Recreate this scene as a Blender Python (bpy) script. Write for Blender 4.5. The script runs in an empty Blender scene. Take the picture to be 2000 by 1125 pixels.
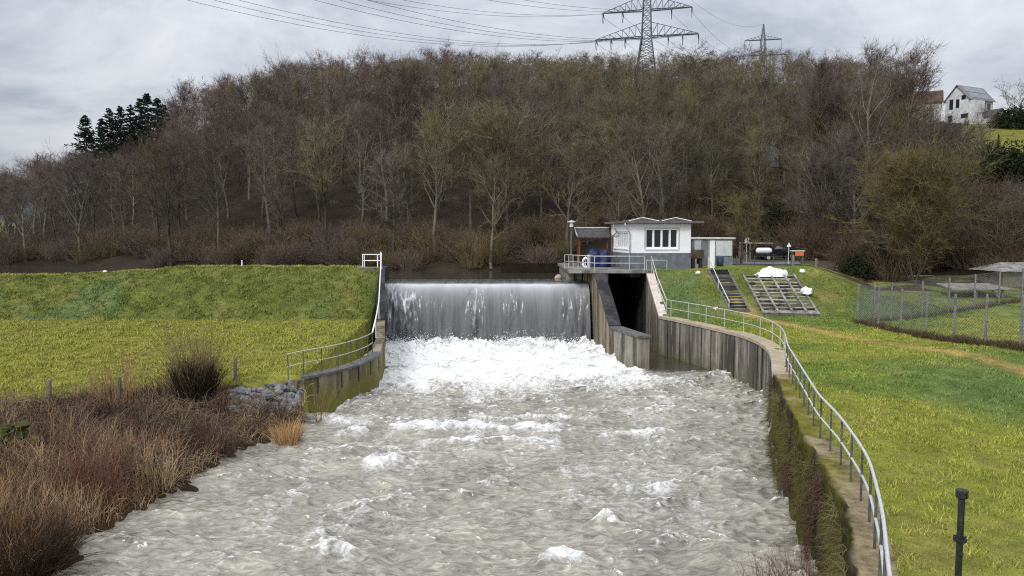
import bpy, math, random
import numpy as np
from mathutils import Vector
random.seed(7); RNG = np.random.default_rng(11)
SC = bpy.context.scene; COL = SC.collection
R = math.radians
# ---------------------------------------------------------------- camera (measured from the photograph)
F = 1450.0; CAMZ = 8.0; PITCH = math.atan((562.5-455)/F)
def ray(px, py):
    xr = (px-1000)/F; yu = (562.5-py)/F
    return np.array([xr, math.cos(PITCH)+yu*math.sin(PITCH), -math.sin(PITCH)+yu*math.cos(PITCH)])
def P(px, py, Y):                      # the point seen at a pixel at forward distance Y
    d = ray(px, py); d = d*(Y/d[1]); return np.array([d[0], d[1], CAMZ+d[2]])
def G(px, py, z):                      # the point seen at a pixel on the level z
    d = ray(px, py); t = (z-CAMZ)/d[2]; return np.array([d[0]*t, d[1]*t, z])
def S(px, py, lift=0.0):               # the point seen at a pixel on the slope of the right embankment
    d = ray(px, py); a = SLOPE_K       # z = 2.5 + (Y-48.7)*a
    t = (2.5-48.7*a-CAMZ+lift)/(d[2]-a*d[1]); return np.array([d[0]*t, d[1]*t, CAMZ+d[2]*t])
SLOPE_K = 2.8/5.3
cam = bpy.data.cameras.new('camera'); co = bpy.data.objects.new('camera', cam); COL.objects.link(co)
cam.sensor_width = 36; cam.lens = 36*F/2000; cam.clip_end = 5000; cam.clip_start = 0.2
co.location = (0, 0, CAMZ); co.rotation_euler = (math.pi/2-PITCH, 0, 0); SC.camera = co

# ---------------------------------------------------------------- numpy noise
_T = RNG.random((256, 256))
def vnoise(x, y):
    x = np.asarray(x, float); y = np.asarray(y, float)
    xi = np.floor(x).astype(int); yi = np.floor(y).astype(int); fx = x-xi; fy = y-yi
    fx = fx*fx*(3-2*fx); fy = fy*fy*(3-2*fy)
    a = _T[xi & 255, yi & 255]; b = _T[(xi+1) & 255, yi & 255]; c = _T[xi & 255, (yi+1) & 255]; d = _T[(xi+1) & 255, (yi+1) & 255]
    return (a*(1-fx)+b*fx)*(1-fy)+(c*(1-fx)+d*fx)*fy
def fbm(x, y, s=1.0, o=4, seed=0):
    x = np.asarray(x, float)*s+seed*17.3; y = np.asarray(y, float)*s+seed*9.7; r = 0; a = .5; n = 0
    for i in range(o):
        r = r+a*vnoise(x, y); n += a; a *= .5; x = x*2.03+5.1; y = y*2.03+3.7
    return r/n
def sstep(a, b, x):
    t = np.clip((np.asarray(x, float)-a)/(b-a), 0, 1); return t*t*(3-2*t)

# ---------------------------------------------------------------- mesh collecting
ORG = {}
class MB:
    def __init__(s): s.v = []; s.f = []; s.n = 0; s.col = []
    def add(s, v, faces, col=None):
        v = np.asarray(v, float).reshape(-1, 3); s.v.append(v)
        if isinstance(faces, np.ndarray): s.f.append(faces+s.n)
        else:
            for f in faces: s.f.append(np.array([f])+s.n)
        if col is not None:
            col = np.asarray(col, float)
            s.col.append(np.broadcast_to(col, (len(v), 3)))
        s.n += len(v)
    def obox(s, o, ex, ey, x0, x1, y0, y1, z0, z1):
        o = np.asarray(o, float); ex = np.asarray(ex, float); ey = np.asarray(ey, float); ez = np.array([0, 0, 1.])
        v = [o+ex*a+ey*b+ez*c for c in (z0, z1) for a, b in ((x0, y0), (x1, y0), (x1, y1), (x0, y1))]
        s.add(v, np.array([[3, 2, 1, 0], [4, 5, 6, 7], [0, 1, 5, 4], [1, 2, 6, 5], [2, 3, 7, 6], [3, 0, 4, 7]]))
    def box(s, x0, x1, y0, y1, z0, z1): s.obox((0, 0, 0), (1, 0, 0), (0, 1, 0), x0, x1, y0, y1, z0, z1)
    def hexa(s, b, t):                  # bottom 4 and top 4 points
        s.add(list(b)+list(t), np.array([[3, 2, 1, 0], [4, 5, 6, 7], [0, 1, 5, 4], [1, 2, 6, 5], [2, 3, 7, 6], [3, 0, 4, 7]]))
    def segs(s, p0, p1, r0, r1, k=4, col=None):   # many tapered prisms at once
        p0 = np.asarray(p0, float).reshape(-1, 3); p1 = np.asarray(p1, float).reshape(-1, 3); N = len(p0)
        if N == 0: return
        r0 = np.broadcast_to(np.asarray(r0, float), (N,)); r1 = np.broadcast_to(np.asarray(r1, float), (N,))
        d = p1-p0; L = np.linalg.norm(d, axis=1, keepdims=True)+1e-9; d = d/L
        if k == 2: h = RNG.normal(size=(N, 3))
        else: h = np.where(np.abs(d[:, 2:3]) > .9, np.array([[1., 0, 0]]), np.array([[0, 0, 1.]]))
        u = np.cross(d, h); u /= np.linalg.norm(u, axis=1, keepdims=True)+1e-9; w = np.cross(d, u)
        if k == 2:
            v = np.stack([p0-u*r0[:, None], p0+u*r0[:, None], p1+u*r1[:, None], p1-u*r1[:, None]], 1).reshape(-1, 3)
            f = np.arange(N*4).reshape(-1, 4); nv = 4
        else:
            a = np.arange(k)*2*math.pi/k; c = np.cos(a)[None, :, None]; sn = np.sin(a)[None, :, None]
            ring = u[:, None, :]*c+w[:, None, :]*sn
            v = np.concatenate([p0[:, None]+ring*r0[:, None, None], p1[:, None]+ring*r1[:, None, None]], 1).reshape(-1, 3)
            i = np.arange(k); j = (i+1) % k
            f = np.stack([i, j, j+k, i+k], 1)[None]+(np.arange(N)*2*k)[:, None, None]; f = f.reshape(-1, 4); nv = 2*k
        if col is not None and np.ndim(col) == 2: col = np.repeat(np.asarray(col), nv, axis=0)
        s.add(v, f, col)
    def tube(s, pts, r, k=8):           # one smooth tube with end caps
        pts = np.asarray(pts, float); n = len(pts); r = np.broadcast_to(np.asarray(r, float), (n,))
        t = np.gradient(pts, axis=0); t /= np.linalg.norm(t, axis=1, keepdims=True)+1e-9
        h = np.array([0, 0, 1.]) if abs(t[:, 2]).mean() < .8 else np.array([1., 0, 0])
        u = np.cross(t, h); u /= np.linalg.norm(u, axis=1, keepdims=True)+1e-9; w = np.cross(t, u)
        a = np.arange(k)*2*math.pi/k
        v = (pts[:, None]+(u[:, None]*np.cos(a)[None, :, None]+w[:, None]*np.sin(a)[None, :, None])*r[:, None, None]).reshape(-1, 3)
        i = np.arange(k); j = (i+1) % k
        f = (np.stack([i, j, j+k, i+k], 1)[None]+(np.arange(n-1)*k)[:, None, None]).reshape(-1, 4)
        s.add(v, f); s.f.append(np.arange(k)[None, ::-1]+s.n-n*k); s.f.append(np.arange(k)[None]+s.n-k)
    def cyl(s, p, r, z0, z1, k=14, r1=None): s.tube([(p[0], p[1], z0), (p[0], p[1], z1)], [r, r if r1 is None else r1], k)
    def lathe(s, p, prof, k=16):        # profile of (radius, z)
        a = np.arange(k)*2*math.pi/k; n = len(prof)
        v = [(p[0]+r*math.cos(q), p[1]+r*math.sin(q), p[2]+z) for r, z in prof for q in a]
        i = np.arange(k); j = (i+1) % k
        s.add(v, (np.stack([i, j, j+k, i+k], 1)[None]+(np.arange(n-1)*k)[:, None, None]).reshape(-1, 4))
    def grid(s, V, col=None):           # V of shape (m, n, 3)
        m, n = V.shape[:2]; i = np.arange(m*n).reshape(m, n)
        f = np.stack([i[:-1, :-1], i[:-1, 1:], i[1:, 1:], i[1:, :-1]], -1).reshape(-1, 4); s.add(V.reshape(-1, 3), f, col)
    def sweep(s, path, section):        # section: function index -> list of 3D points (closed loop)
        L = [np.asarray(section(i), float) for i in range(len(path))]; k = len(L[0]); n = len(L)
        i = np.arange(k); j = (i+1) % k
        f = (np.stack([i, j, j+k, i+k], 1)[None]+(np.arange(n-1)*k)[:, None, None]).reshape(-1, 4)
        s.add(np.concatenate(L), f); s.f.append(np.arange(k)[None, ::-1]+s.n-n*k); s.f.append(np.arange(k)[None]+s.n-k)
    def build(s, name, mat, parent=None, org=None, smooth=False):
        V = np.concatenate(s.v)
        if parent is not None: o = ORG[parent.name]
        elif org is not None: o = np.asarray(org, float)
        else: o = np.array([(V[:, 0].min()+V[:, 0].max())/2, (V[:, 1].min()+V[:, 1].max())/2, V[:, 2].min()])
        me = bpy.data.meshes.new(name); me.vertices.add(len(V)); me.vertices.foreach_set('co', (V-o).astype(np.float32).ravel())
        loops = np.concatenate([f.ravel() for f in s.f]); tot = np.concatenate([np.full(len(f), f.shape[1]) for f in s.f])
        me.loops.add(len(loops)); me.loops.foreach_set('vertex_index', loops.astype(np.int32))
        me.polygons.add(len(tot)); st = np.concatenate([[0], np.cumsum(tot)[:-1]])
        me.polygons.foreach_set('loop_start', st.astype(np.int32)); me.polygons.foreach_set('loop_total', tot.astype(np.int32))
        me.polygons.foreach_set('use_smooth', np.full(len(tot), bool(smooth)))
        me.update(calc_edges=True)
        if s.col:
            c = np.concatenate(s.col); c = np.concatenate([c, np.ones((len(c), 1))], 1)
            a = me.attributes.new('tone', 'FLOAT_COLOR', 'POINT'); a.data.foreach_set('color', c.astype(np.float32).ravel())
        if mat: me.materials.append(mat)
        ob = bpy.data.objects.new(name, me); COL.objects.link(ob)
        if parent is not None: ob.parent = parent; ORG[ob.name] = o
        else: ob.location = o; ORG[ob.name] = o
        return ob
def tag(o, label=None, cat=None, group=None, kind=None):
    if label: o['label'] = label
    if cat: o['category'] = cat
    if group: o['group'] = group
    if kind: o['kind'] = kind
    return o
def thing(name, label, cat, loc, group=None):
    o = bpy.data.objects.new(name, None); COL.objects.link(o); o.location = tuple(loc); o.empty_display_size = .3
    ORG[o.name] = np.asarray(loc, float); return tag(o, label, cat, group)
def dup(root, loc, rot=0, scale=(1, 1, 1), label=None, group=None):
    c = root.copy(); COL.objects.link(c); c.location = tuple(loc); c.rotation_euler = (0, 0, rot); c.scale = scale
    if label: c['label'] = label
    if group: c['group'] = group
    for ch in root.children:
        d = ch.copy(); COL.objects.link(d); d.parent = c
    return c

# ---------------------------------------------------------------- materials
def new_mat(name):
    m = bpy.data.materials.new(name); m.use_nodes = True; nt = m.node_tree; return m, nt, nt.nodes, nt.links, nt.nodes['Principled BSDF']
def coords(nt, stretch=(1, 1, 1), world=True):
    n = nt.nodes
    if world: g = n.new('ShaderNodeNewGeometry'); out = g.outputs['Position']
    else: g = n.new('ShaderNodeTexCoord'); out = g.outputs['Object']
    mp = n.new('ShaderNodeMapping'); mp.inputs['Scale'].default_value = stretch; nt.links.new(out, mp.inputs['Vector']); return mp.outputs[0]
def noise(nt, vec, scale, detail=5, rough=.6, dist=0):
    n = nt.nodes.new('ShaderNodeTexNoise'); n.inputs['Scale'].default_value = scale; n.inputs['Detail'].default_value = detail
    n.inputs['Roughness'].default_value = rough; n.inputs['Distortion'].default_value = dist; nt.links.new(vec, n.inputs['Vector']); return n.outputs['Fac']
def ramp(nt, fac, stops, interp='LINEAR'):
    r = nt.nodes.new('ShaderNodeValToRGB'); r.color_ramp.interpolation = interp; e = r.color_ramp.elements
    while len(e) < len(stops): e.new(.5)
    for q, (p, c) in zip(e, stops):
        q.position = p; q.color = (*(c if hasattr(c, '__len__') else (c, c, c)), 1)
    nt.links.new(fac, r.inputs[0]); return r.outputs[0]
def mix(nt, fac, a, b, mode='MIX'):
    m = nt.nodes.new('ShaderNodeMix'); m.data_type = 'RGBA'; m.blend_type = mode
    for i, v in ((0, fac), (6, a), (7, b)):
        if hasattr(v, 'default_value') or hasattr(v, 'links'): nt.links.new(v, m.inputs[i])
        else: m.inputs[i].default_value = v if i == 0 else (*v, 1)
    return m.outputs[2]
def bump(nt, h, strength, dist=.05):
    b = nt.nodes.new('ShaderNodeBump'); b.inputs['Strength'].default_value = strength; b.inputs['Distance'].default_value = dist
    nt.links.new(h, b.inputs['Height']); nt.links.new(b.outputs[0], nt.nodes['Principled BSDF'].inputs['Normal'])
def spec(bs, rough, sp=.3, metal=0): bs.inputs['Roughness'].default_value = rough; bs.inputs['Specular IOR Level'].default_value = sp; bs.inputs['Metallic'].default_value = metal
def simple(name, c1, c2, scale=6, rough=.7, sp=.3, metal=0, bmp=.2, stretch=(1, 1, 1), world=True, lo=.35, hi=.65, bscale=None, bd=.02):
    m, nt, n, l, bs = new_mat(name); v = coords(nt, stretch, world); f = noise(nt, v, scale)
    l.new(ramp(nt, f, [(lo, c1), (hi, c2)]), bs.inputs['Base Color']); spec(bs, rough, sp, metal)
    if bmp: bump(nt, noise(nt, v, bscale or scale*4, 6), bmp, bd)
    return m
def tone_mat(name, rough=.85, sp=.15, scale=0, bmp=0, bscale=6, bd=.08, var=.5):
    m, nt, n, l, bs = new_mat(name); a = n.new('ShaderNodeAttribute'); a.attribute_name = 'tone'; c = a.outputs['Color']
    if scale:
        v = coords(nt); c = mix(nt, 1, c, ramp(nt, noise(nt, v, scale, 6, .7), [(.3, 1-var), (.7, 1+var*.6)]), 'MULTIPLY')
    l.new(c, bs.inputs['Base Color']); spec(bs, rough, sp)
    if bmp: bump(nt, noise(nt, coords(nt), bscale, 8, .7), bmp, bd)
    return m
def concrete(name, base, dark, moss=(.10, .11, .025), stain=.5, mossamt=.5, streak=2.2, low=0.0, high=3.0, joints=0):
    m, nt, n, l, bs = new_mat(name); v = coords(nt); vs = coords(nt, (1, 1, .07))
    c = ramp(nt, noise(nt, v, 1.6, 8, .65), [(.3, [q*.7 for q in base]), (.7, base)])
    s1 = ramp(nt, noise(nt, vs, streak, 6, .7), [(.5-.18*stain, 1), (.62, 0)]); lowf = ramp(nt, noise(nt, coords(nt, (1, 1, .5)), .45, 3), [(.38, .15), (.6, 1)]); c = mix(nt, mix(nt, 1, s1, lowf, 'MULTIPLY'), c, dark)
    s2 = ramp(nt, noise(nt, vs, streak*.37, 3, .5), [(.5, 0), (.58, .75)]); c = mix(nt, s2, c, [q*.8 for q in dark])
    s3 = ramp(nt, noise(nt, vs, streak*1.7, 4, .6), [(.60, 0), (.68, .5)]); c = mix(nt, s3, c, [min(1, q*1.35) for q in base])
    sx = n.new('ShaderNodeSeparateXYZ'); l.new(n.new('ShaderNodeNewGeometry').outputs['Position'], sx.inputs[0])
    mr = n.new('ShaderNodeMapRange'); mr.inputs[1].default_value = low; mr.inputs[2].default_value = high; mr.inputs[3].default_value = 1; mr.inputs[4].default_value = 0; l.new(sx.outputs[2], mr.inputs[0])
    ad = n.new('ShaderNodeMath'); ad.operation = 'MULTIPLY_ADD'; l.new(noise(nt, v, 1.1, 8, .75), ad.inputs[0]); ad.inputs[1].default_value = 1.6; ad.inputs[2].default_value = -.8
    a2 = n.new('ShaderNodeMath'); a2.operation = 'ADD'; l.new(ad.outputs[0], a2.inputs[0]); l.new(mr.outputs[0], a2.inputs[1])
    c = mix(nt, ramp(nt, a2.outputs[0], [(.62, 0), (.95, mossamt)]), c, moss)
    l.new(c, bs.inputs['Base Color']); spec(bs, .8, .25); bump(nt, noise(nt, v, 9, 8, .7), .35, .03); return m

M = {}
M['conc'] = concrete('stained_concrete', (.33, .30, .245), (.06, .055, .047), stain=.38, mossamt=.7, low=-.4, high=1.9)
M['conc_moss'] = concrete('mossy_concrete', (.30, .26, .18), (.07, .06, .03), (.15, .14, .02), .3, .95, low=.3, high=3.4)
M['conc_pier'] = concrete('pier_concrete', (.36, .30, .21), (.07, .055, .035), stain=.25, mossamt=.4, low=-.5, high=1.2)
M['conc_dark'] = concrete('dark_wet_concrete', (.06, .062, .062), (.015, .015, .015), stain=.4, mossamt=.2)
M['conc_deck'] = concrete('deck_concrete', (.30, .29, .26), (.09, .085, .075), stain=.3, mossamt=.15)
M['coping'] = simple('coping_concrete', (.30, .25, .17), (.42, .36, .26), 2.5, .9, .2, bmp=.4, bscale=14, bd=.03)
M['ramp'] = simple('pale_ramp_concrete', (.45, .40, .34), (.60, .53, .45), 3, .85, .2, bmp=.3)
M['slab'] = simple('slab_grey', (.07, .07, .065), (.13, .13, .12), 3, .6, .4, bmp=.3)
M['masonry'] = simple('mossy_masonry', (.035, .028, .018), (.13, .105, .06), 3, .95, .1, bmp=.8, bscale=8, bd=.1)
M['galv'] = simple('galvanised_steel', (.50, .51, .50), (.62, .63, .61), 9, .45, .5, .25, bmp=.1)
M['galv_green'] = simple('weathered_rail', (.36, .38, .30), (.50, .51, .42), 6, .6, .4, .1, bmp=.1)
M['post'] = simple('dark_steel_post', (.05, .055, .05), (.12, .125, .11), 8, .6, .4, .2, bmp=.2)
M['wood'] = simple('weathered_wood', (.10, .085, .07), (.24, .21, .17), 5, .9, .15, bmp=.5, stretch=(3, 3, .4))
M['plank'] = simple('grey_planks', (.09, .08, .07), (.32, .30, .26), 2.2, .85, .2, bmp=.4, bscale=18)
M['white_wall'] = simple('white_render', (.72, .72, .74), (.80, .80, .81), 1.6, .85, .2, bmp=0)
M['plinth'] = simple('grey_plinth', (.10, .11, .125), (.16, .17, .185), 2.2, .8, .25, bmp=.25)
M['white_frame'] = simple('white_frame', (.74, .74, .75), (.82, .82, .82), 5, .4, .4, bmp=0)
M['roof'] = simple('bitumen_roof', (.045, .04, .04), (.085, .08, .075), 4, .8, .2, bmp=.2)
M['zinc'] = simple('zinc_trim', (.36, .35, .33), (.52, .51, .48), 6, .5, .5, .3, bmp=.1)
M['glass'] = simple('dark_glass', (.008, .01, .01), (.015, .017, .018), 2, .08, .5, bmp=0)
M['curtain'] = simple('grey_slat_blind', (.12, .13, .12), (.30, .31, .29), 9, .6, .3, bmp=.1, stretch=(1, 1, .05))
M['blue'] = simple('blue_tarpaulin', (.004, .008, .04), (.008, .016, .085), 4, .5, .4, bmp=.5, bscale=8, bd=.06)
M['red_wood'] = simple('red_brown_post', (.13, .04, .02), (.20, .065, .035), 6, .8, .2, bmp=.2)
M['white_cloth'] = simple('white_sheet', (.72, .73, .74), (.86, .87, .87), 5, .7, .2, bmp=.5, bscale=9, bd=.05)
M['black'] = simple('black_paint', (.012, .013, .013), (.035, .037, .035), 14, .45, .5, .3, bmp=.3)
M['rubber'] = simple('black_rubber', (.01, .01, .01), (.025, .025, .025), 8, .8, .2, bmp=.1)
M['orange'] = simple('orange_paint', (.45, .11, .03), (.60, .17, .05), 4, .6, .3, bmp=.1)
M['dark_paint'] = simple('dark_car_paint', (.012, .013, .017), (.02, .022, .028), 3, .2, .5, .3, bmp=0)
M['grey_panel'] = simple('grey_panel', (.12, .13, .14), (.20, .21, .22), 3, .7, .3, bmp=.2)
M['pale_panel'] = simple('pale_panel', (.40, .41, .40), (.58, .59, .57), 2, .7, .3, bmp=.2)
M['asphalt'] = simple('asphalt', (.10, .10, .10), (.20, .195, .185), 1.2, .85, .2, bmp=.3)
M['stone'] = simple('grey_stone', (.06, .06, .062), (.27, .27, .275), 2.4, .8, .25, bmp=.6, bscale=7, bd=.06)
M['steel_tower'] = simple('pylon_steel', (.10, .11, .12), (.16, .17, .18), 1, .6, .4, .3, bmp=0)
M['insul'] = simple('insulator', (.09, .10, .11), (.14, .15, .16), 1, .4, .5, bmp=0)
M['house_white'] = simple('house_render', (.40, .40, .40), (.60, .60, .59), 1.2, .85, .2, bmp=0)
M['tile'] = simple('brown_tiles', (.06, .035, .028), (.11, .065, .05), .8, .8, .2, bmp=.3)
M['roof_grey'] = simple('grey_tiles', (.13, .13, .135), (.20, .20, .20), .8, .7, .3, bmp=.2)
M['solar'] = simple('solar_panel', (.10, .11, .13), (.16, .17, .19), .5, .2, .6, bmp=0)
M['lampglass'] = simple('lamp_glass', (.66, .62, .50), (.74, .70, .58), 3, .4, .4, bmp=0)
M['tin'] = simple('weathered_sheet_roof', (.13, .125, .115), (.34, .325, .30), 2.2, .7, .3, bmp=.3, bscale=5)
M['wire'] = simple('fence_wire', (.085, .09, .09), (.14, .145, .145), 2, .5, .4, .4, bmp=0)
M['fencepost'] = simple('concrete_fence_post', (.13, .13, .13), (.23, .23, .22), 3, .8, .2, bmp=.2)
M['veg'] = tone_mat('dry_stems')
M['grassblade'] = tone_mat('grass_blades', .7, .2)
M['ground'] = tone_mat('ground_cover', .9, .1, 1.6, .9, 5, .16, .45)
M['hill'] = tone_mat('leaf_litter', .95, .1, .3, .6, 2, .3, .5)

def tree_mat(name, cols):
    m, nt, n, l, bs = new_mat(name); oi = n.new('ShaderNodeObjectInfo')
    c = ramp(nt, oi.outputs['Random'], [(i/(max(1, len(cols)-1)), q) for i, q in enumerate(cols)])
    c = mix(nt, 1, c, ramp(nt, noise(nt, coords(nt, world=False), 1.2, 4), [(.3, .6), (.7, 1.3)]), 'MULTIPLY')
    l.new(c, bs.inputs['Base Color']); spec(bs, .9, .1); return m
M['bark'] = tree_mat('bark', [(.045, .038, .032), (.13, .115, .085), (.06, .052, .046), (.20, .18, .135), (.05, .043, .036), (.16, .15, .10)])
M['twig_red'] = tree_mat('red_brown_twigs', [(0.088, 0.065, 0.053), (0.147, 0.108, 0.088), (0.074, 0.057, 0.050), (0.121, 0.096, 0.076), (0.169, 0.129, 0.104)])
M['twig_olive'] = tree_mat('olive_twigs', [(0.096, 0.084, 0.050), (0.160, 0.136, 0.072), (0.080, 0.074, 0.048), (0.136, 0.114, 0.067), (0.188, 0.164, 0.088)])
M['twig_grey'] = tree_mat('grey_brown_twigs', [(0.080, 0.068, 0.058), (0.140, 0.117, 0.096), (0.068, 0.058, 0.053), (0.120, 0.100, 0.084), (0.168, 0.146, 0.120)])
M['twig_green'] = tree_mat('yellow_green_twigs', [(.125, .105, .048), (.14, .115, .05)])
M['birch'] = tree_mat('birch_bark', [(.20, .18, .15), (.24, .21, .175)]); M['fruit_bark'] = tree_mat('fruit_bark', [(.13, .115, .085), (.16, .145, .105)])
M['needle'] = tree_mat('dark_needles', [(.018, .030, .022), (.026, .040, .027)])
M['needle_brown'] = tree_mat('brown_needles', [(.05, .035, .022), (.055, .04, .025)])
M['ivy'] = tree_mat('dark_ivy', [(.018, .026, .012), (.028, .036, .016)])

# ---------------------------------------------------------------- terrain heights
RW = np.array([G(*p, 2.5)[:2] for p in ((1288, 618), (1326, 625.6), (1365, 634), (1408, 644), (1451, 654.6), (1483, 667.5), (1502.7, 683.7), (1508.7, 699), (1511, 732), (1530, 780), (1560, 846), (1600, 900), (1630, 955), (1650, 1000), (1658, 1060), (1665, 1125))])
RW = np.concatenate([RW, [[4.3, 9.0], [2.9, 5.0], [1.8, 1.0]]])
LW = np.array([G(*p, 1.6)[:2] for p in ((580, 740), (600, 735), (650, 726), (690, 715), (720, 703), (738, 694))])
LW = np.concatenate([LW, [[-7.25, 42], [-8.45, 49], [-9.3, 54.5], [-9.45, 57.5]]])
WE = np.array([G(*p, 0)[:2] for p in ((600, 825), (540, 850), (450, 885), (400, 920), (330, 965), (240, 1010), (120, 1090), (60, 1125))])
def xof(poly, Y):
    o = np.argsort(poly[:, 1]); return np.interp(Y, poly[o, 1], poly[o, 0])
HP = np.array([(-2500, 5, 130, 78), (-600, 5, 120, 78), (0, 6.8, 120, 80), (150, 12.4, 140, 79), (320, 22.9, 165, 77), (450, 33, 190, 75), (600, 41.4, 210, 73), (870, 49.6, 235, 71), (1100, 52.4, 250, 71), (1250, 54, 260, 76), (1400, 55.5, 260, 84), (1550, 53.6, 250, 84), (1700, 46.6, 230, 74), (1800, 36.5, 195, 70), (1850, 34.7, 180, 68), (2000, 34.5, 182, 66), (2400, 34, 190, 66), (4500, 30, 190, 66)])
HP[1:9, 1] += np.array([0, 1.0, 2.5, 3.5, 4, 4, 4, 4]); HP[9:13, 1] += 4
LAKE = 4.45
def H(X, Y):
    X = np.asarray(X, float); Y = np.asarray(Y, float); c = 1000+F*X/np.maximum(Y, 1)
    zr = np.interp(c, HP[:, 0], HP[:, 1]); Yr = np.interp(c, HP[:, 0], HP[:, 2]); Yf = np.interp(c, HP[:, 0], HP[:, 3])+2.5*(fbm(X, Y, .09, 2, 3)-.5)
    # left side
    zc = np.interp(X, [-60, -33, -23, -8], [4.9, 4.9, 5.5, 5.5]); zm = np.interp(Y, [20, 27, 33, 48], [1.6, 1.6, 1.65, 2.3])
    dam = np.where(Y < 47.6, zm, zm+(zc-zm)*(.75*np.clip((Y-48)/5.3, 0, 1)+.25*sstep(48, 53.3, Y)))
    dam = np.where(Y > 55.2, zc+(2.2-zc)*sstep(55.2, 59.5, Y), dam)
    s = xof(WE, np.minimum(Y, 31.6))-X+.5*(fbm(X, Y, .8, 3, 5)-.5)
    wid = np.interp(Y, [10, 27.5, 29, 30.5, 32], [9.5, 9, 8, 4.2, 2.2])
    bank = np.interp(s/wid, [-.6, 0, .25, .6, 1, 9], [-1.5, -.02, .55, 1.15, 1.6, 1.6])
    left = np.where(Y < 31.8, bank, bank+(dam-bank)*sstep(31.8, 33.2, Y))
    left = np.where(Y > 33.2, dam, left)
    left = np.where((Y > 31.4) & (X > xof(LW, np.maximum(Y, 32.61))-.28+.0*X) & (X > -9.7+.0*Y) & (s < .35), np.minimum(left, -.9), left)
    left = np.where((Y > 32.9) & (X > xof(LW, Y)-.28), -1.5, left)
    # right side
    low = np.interp(Y, [0, 48, 70], [2.5, 2.5, 4.6])
    ce = np.interp(Y, [54, 75], [22.3, 29.0])
    sx = np.clip((ce+4.9-X)/4.9, 0, 1); sy = np.clip((Y-48.7)/5.3, 0, 1); mm = np.minimum(sx, sy); mm = mm+0
    right = low+np.maximum(0, 5.3-low)*mm
    right = right+np.where(Y < 48.5, 1, 0)*(.10*(fbm(X, Y, .35, 3, 8)-.5)+.35*np.exp(-((Y-30-(X-16)*.4)/4.0)**2)*sstep(12.5, 17, X)-.25*np.exp(-((Y-23)/5.0)**2)*sstep(10, 14, X))*sstep(xof(RW, Y)+.9, xof(RW, Y)+2.5, X)
    right = np.where((X < xof(RW, Y)+.22) & (Y < 53.2), -1.5, right)
    right = np.where((Y >= 53.2) & (X < 9.85) & (X > 6.2) & (Y < 66), -1.5, right)
    right = np.where((Y >= 53.2) & (X <= 6.2) & (Y < 66), 2.0, right)
    z = np.where(X < -1, left, right)
    basin = (X >= -9.3) & (X < 6.2) & (Y > 33.2) & (Y < 66); z = np.where(basin, np.where(Y < 55.6, -1.5, 2.0), z)
    # hill behind
    lake = (X < 7+.25*(Y-66)) & (Y > 57)
    base = np.where(lake, 2.2, np.maximum(right, np.where(c > 1640, 0, 5.3*(Y > 66))))
    base = np.where(Y <= 66, z, base)
    t = (Y-Yf)/(Yr-Yf); z0 = np.where(lake, 4.7, np.maximum(base, 4.6))
    hill = np.where(t < 1, z0+(zr-z0)*np.clip(t, 0, 1)**.86, zr-np.minimum((Y-Yr)*.06, 18))
    hill = hill+1.2*(fbm(X, Y, .05, 3, 9)-.5)*np.clip(t*6, 0, 1)
    out = np.where(t > 0, hill, base); pre = (t <= 0) & lake & (Y > Yf-3)
    return np.where(pre, np.maximum(out, 2.2+(4.7-2.2)*sstep(Yf-3, Yf, Y)), out)
def Hs(x, y): return float(H(np.array([x]), np.array([y]))[0])

def hit(px, py):
    """where the ray through a pixel meets the ground (or the water)"""
    px = np.atleast_1d(np.asarray(px, float)); py = np.atleast_1d(np.asarray(py, float)); xr = (px-1000)/F; yu = (562.5-py)/F
    D = np.stack([xr, math.cos(PITCH)+yu*math.sin(PITCH), -math.sin(PITCH)+yu*math.cos(PITCH)], 1); ta = (2.8-CAMZ)/D[:, 2]; tb = (-.1-CAMZ)/D[:, 2]; f0 = np.zeros(len(px)); done = np.zeros(len(px), bool); out = np.ones(len(px))
    for f in np.linspace(0, 1, 60):
        t = ta+(tb-ta)*f; below = (CAMZ+D[:, 2]*t <= np.maximum(H(D[:, 0]*t, D[:, 1]*t), 0)) & ~done; out[below] = f; done |= below
    t = ta+(tb-ta)*out; X, Y = D[:, 0]*t, D[:, 1]*t; return np.stack([X, Y, np.maximum(H(X, Y), -.15)], 1)
def worn(X, Y):                          # the worn track over the right lawn
    a = G(1530, 632, 2.5); b = G(2020, 735, 2.5); t = np.clip((X-a[0])/(b[0]-a[0]), -1, 2); yl = a[1]+(b[1]-a[1])*t
    return np.exp(-((Y-yl+1.6*(fbm(X, Y, .35, 2, 2)-.5))/2.6)**2)*(X > 10)
def grass_tone(X, Y):
    n1 = fbm(X, Y, .16, 4, 1)[..., None]; n2 = fbm(X, Y, .9, 4, 2)[..., None]; n3 = fbm(X, Y, .28, 4, 6)[..., None]
    yel = np.array([.238, .258, .044]); grn = np.array([.135, .19, .038]); brn = np.array([.20, .155, .065]); blu = np.array([.12, .19, .085])
    c = yel+(grn-yel)*sstep(.40, .62, n1)*np.where(X < 0, .4, .9)[..., None]
    c = c+(np.array([.285, .275, .058])-c)*((X < -1)*sstep(26, 30, Y))[..., None]*.6
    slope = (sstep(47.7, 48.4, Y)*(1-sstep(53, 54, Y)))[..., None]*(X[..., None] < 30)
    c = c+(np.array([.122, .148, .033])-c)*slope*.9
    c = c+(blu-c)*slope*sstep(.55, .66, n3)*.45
    c = c+(brn-c)*sstep(.55, .75, n2)*.38
    dk = sstep(13, 16, X)*np.exp(-((Y-25-(X-16)*.2)/4.5)**2); c = c+(np.array([.105, .165, .05])-c)*dk[..., None]*.75
    c = c+(np.array([.34, .255, .085])-c)*np.clip(worn(X, Y)*1.4, 0, 1)[..., None]*sstep(.12, .5, n2)*.95
    return c*(.72+.56*n2)
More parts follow.
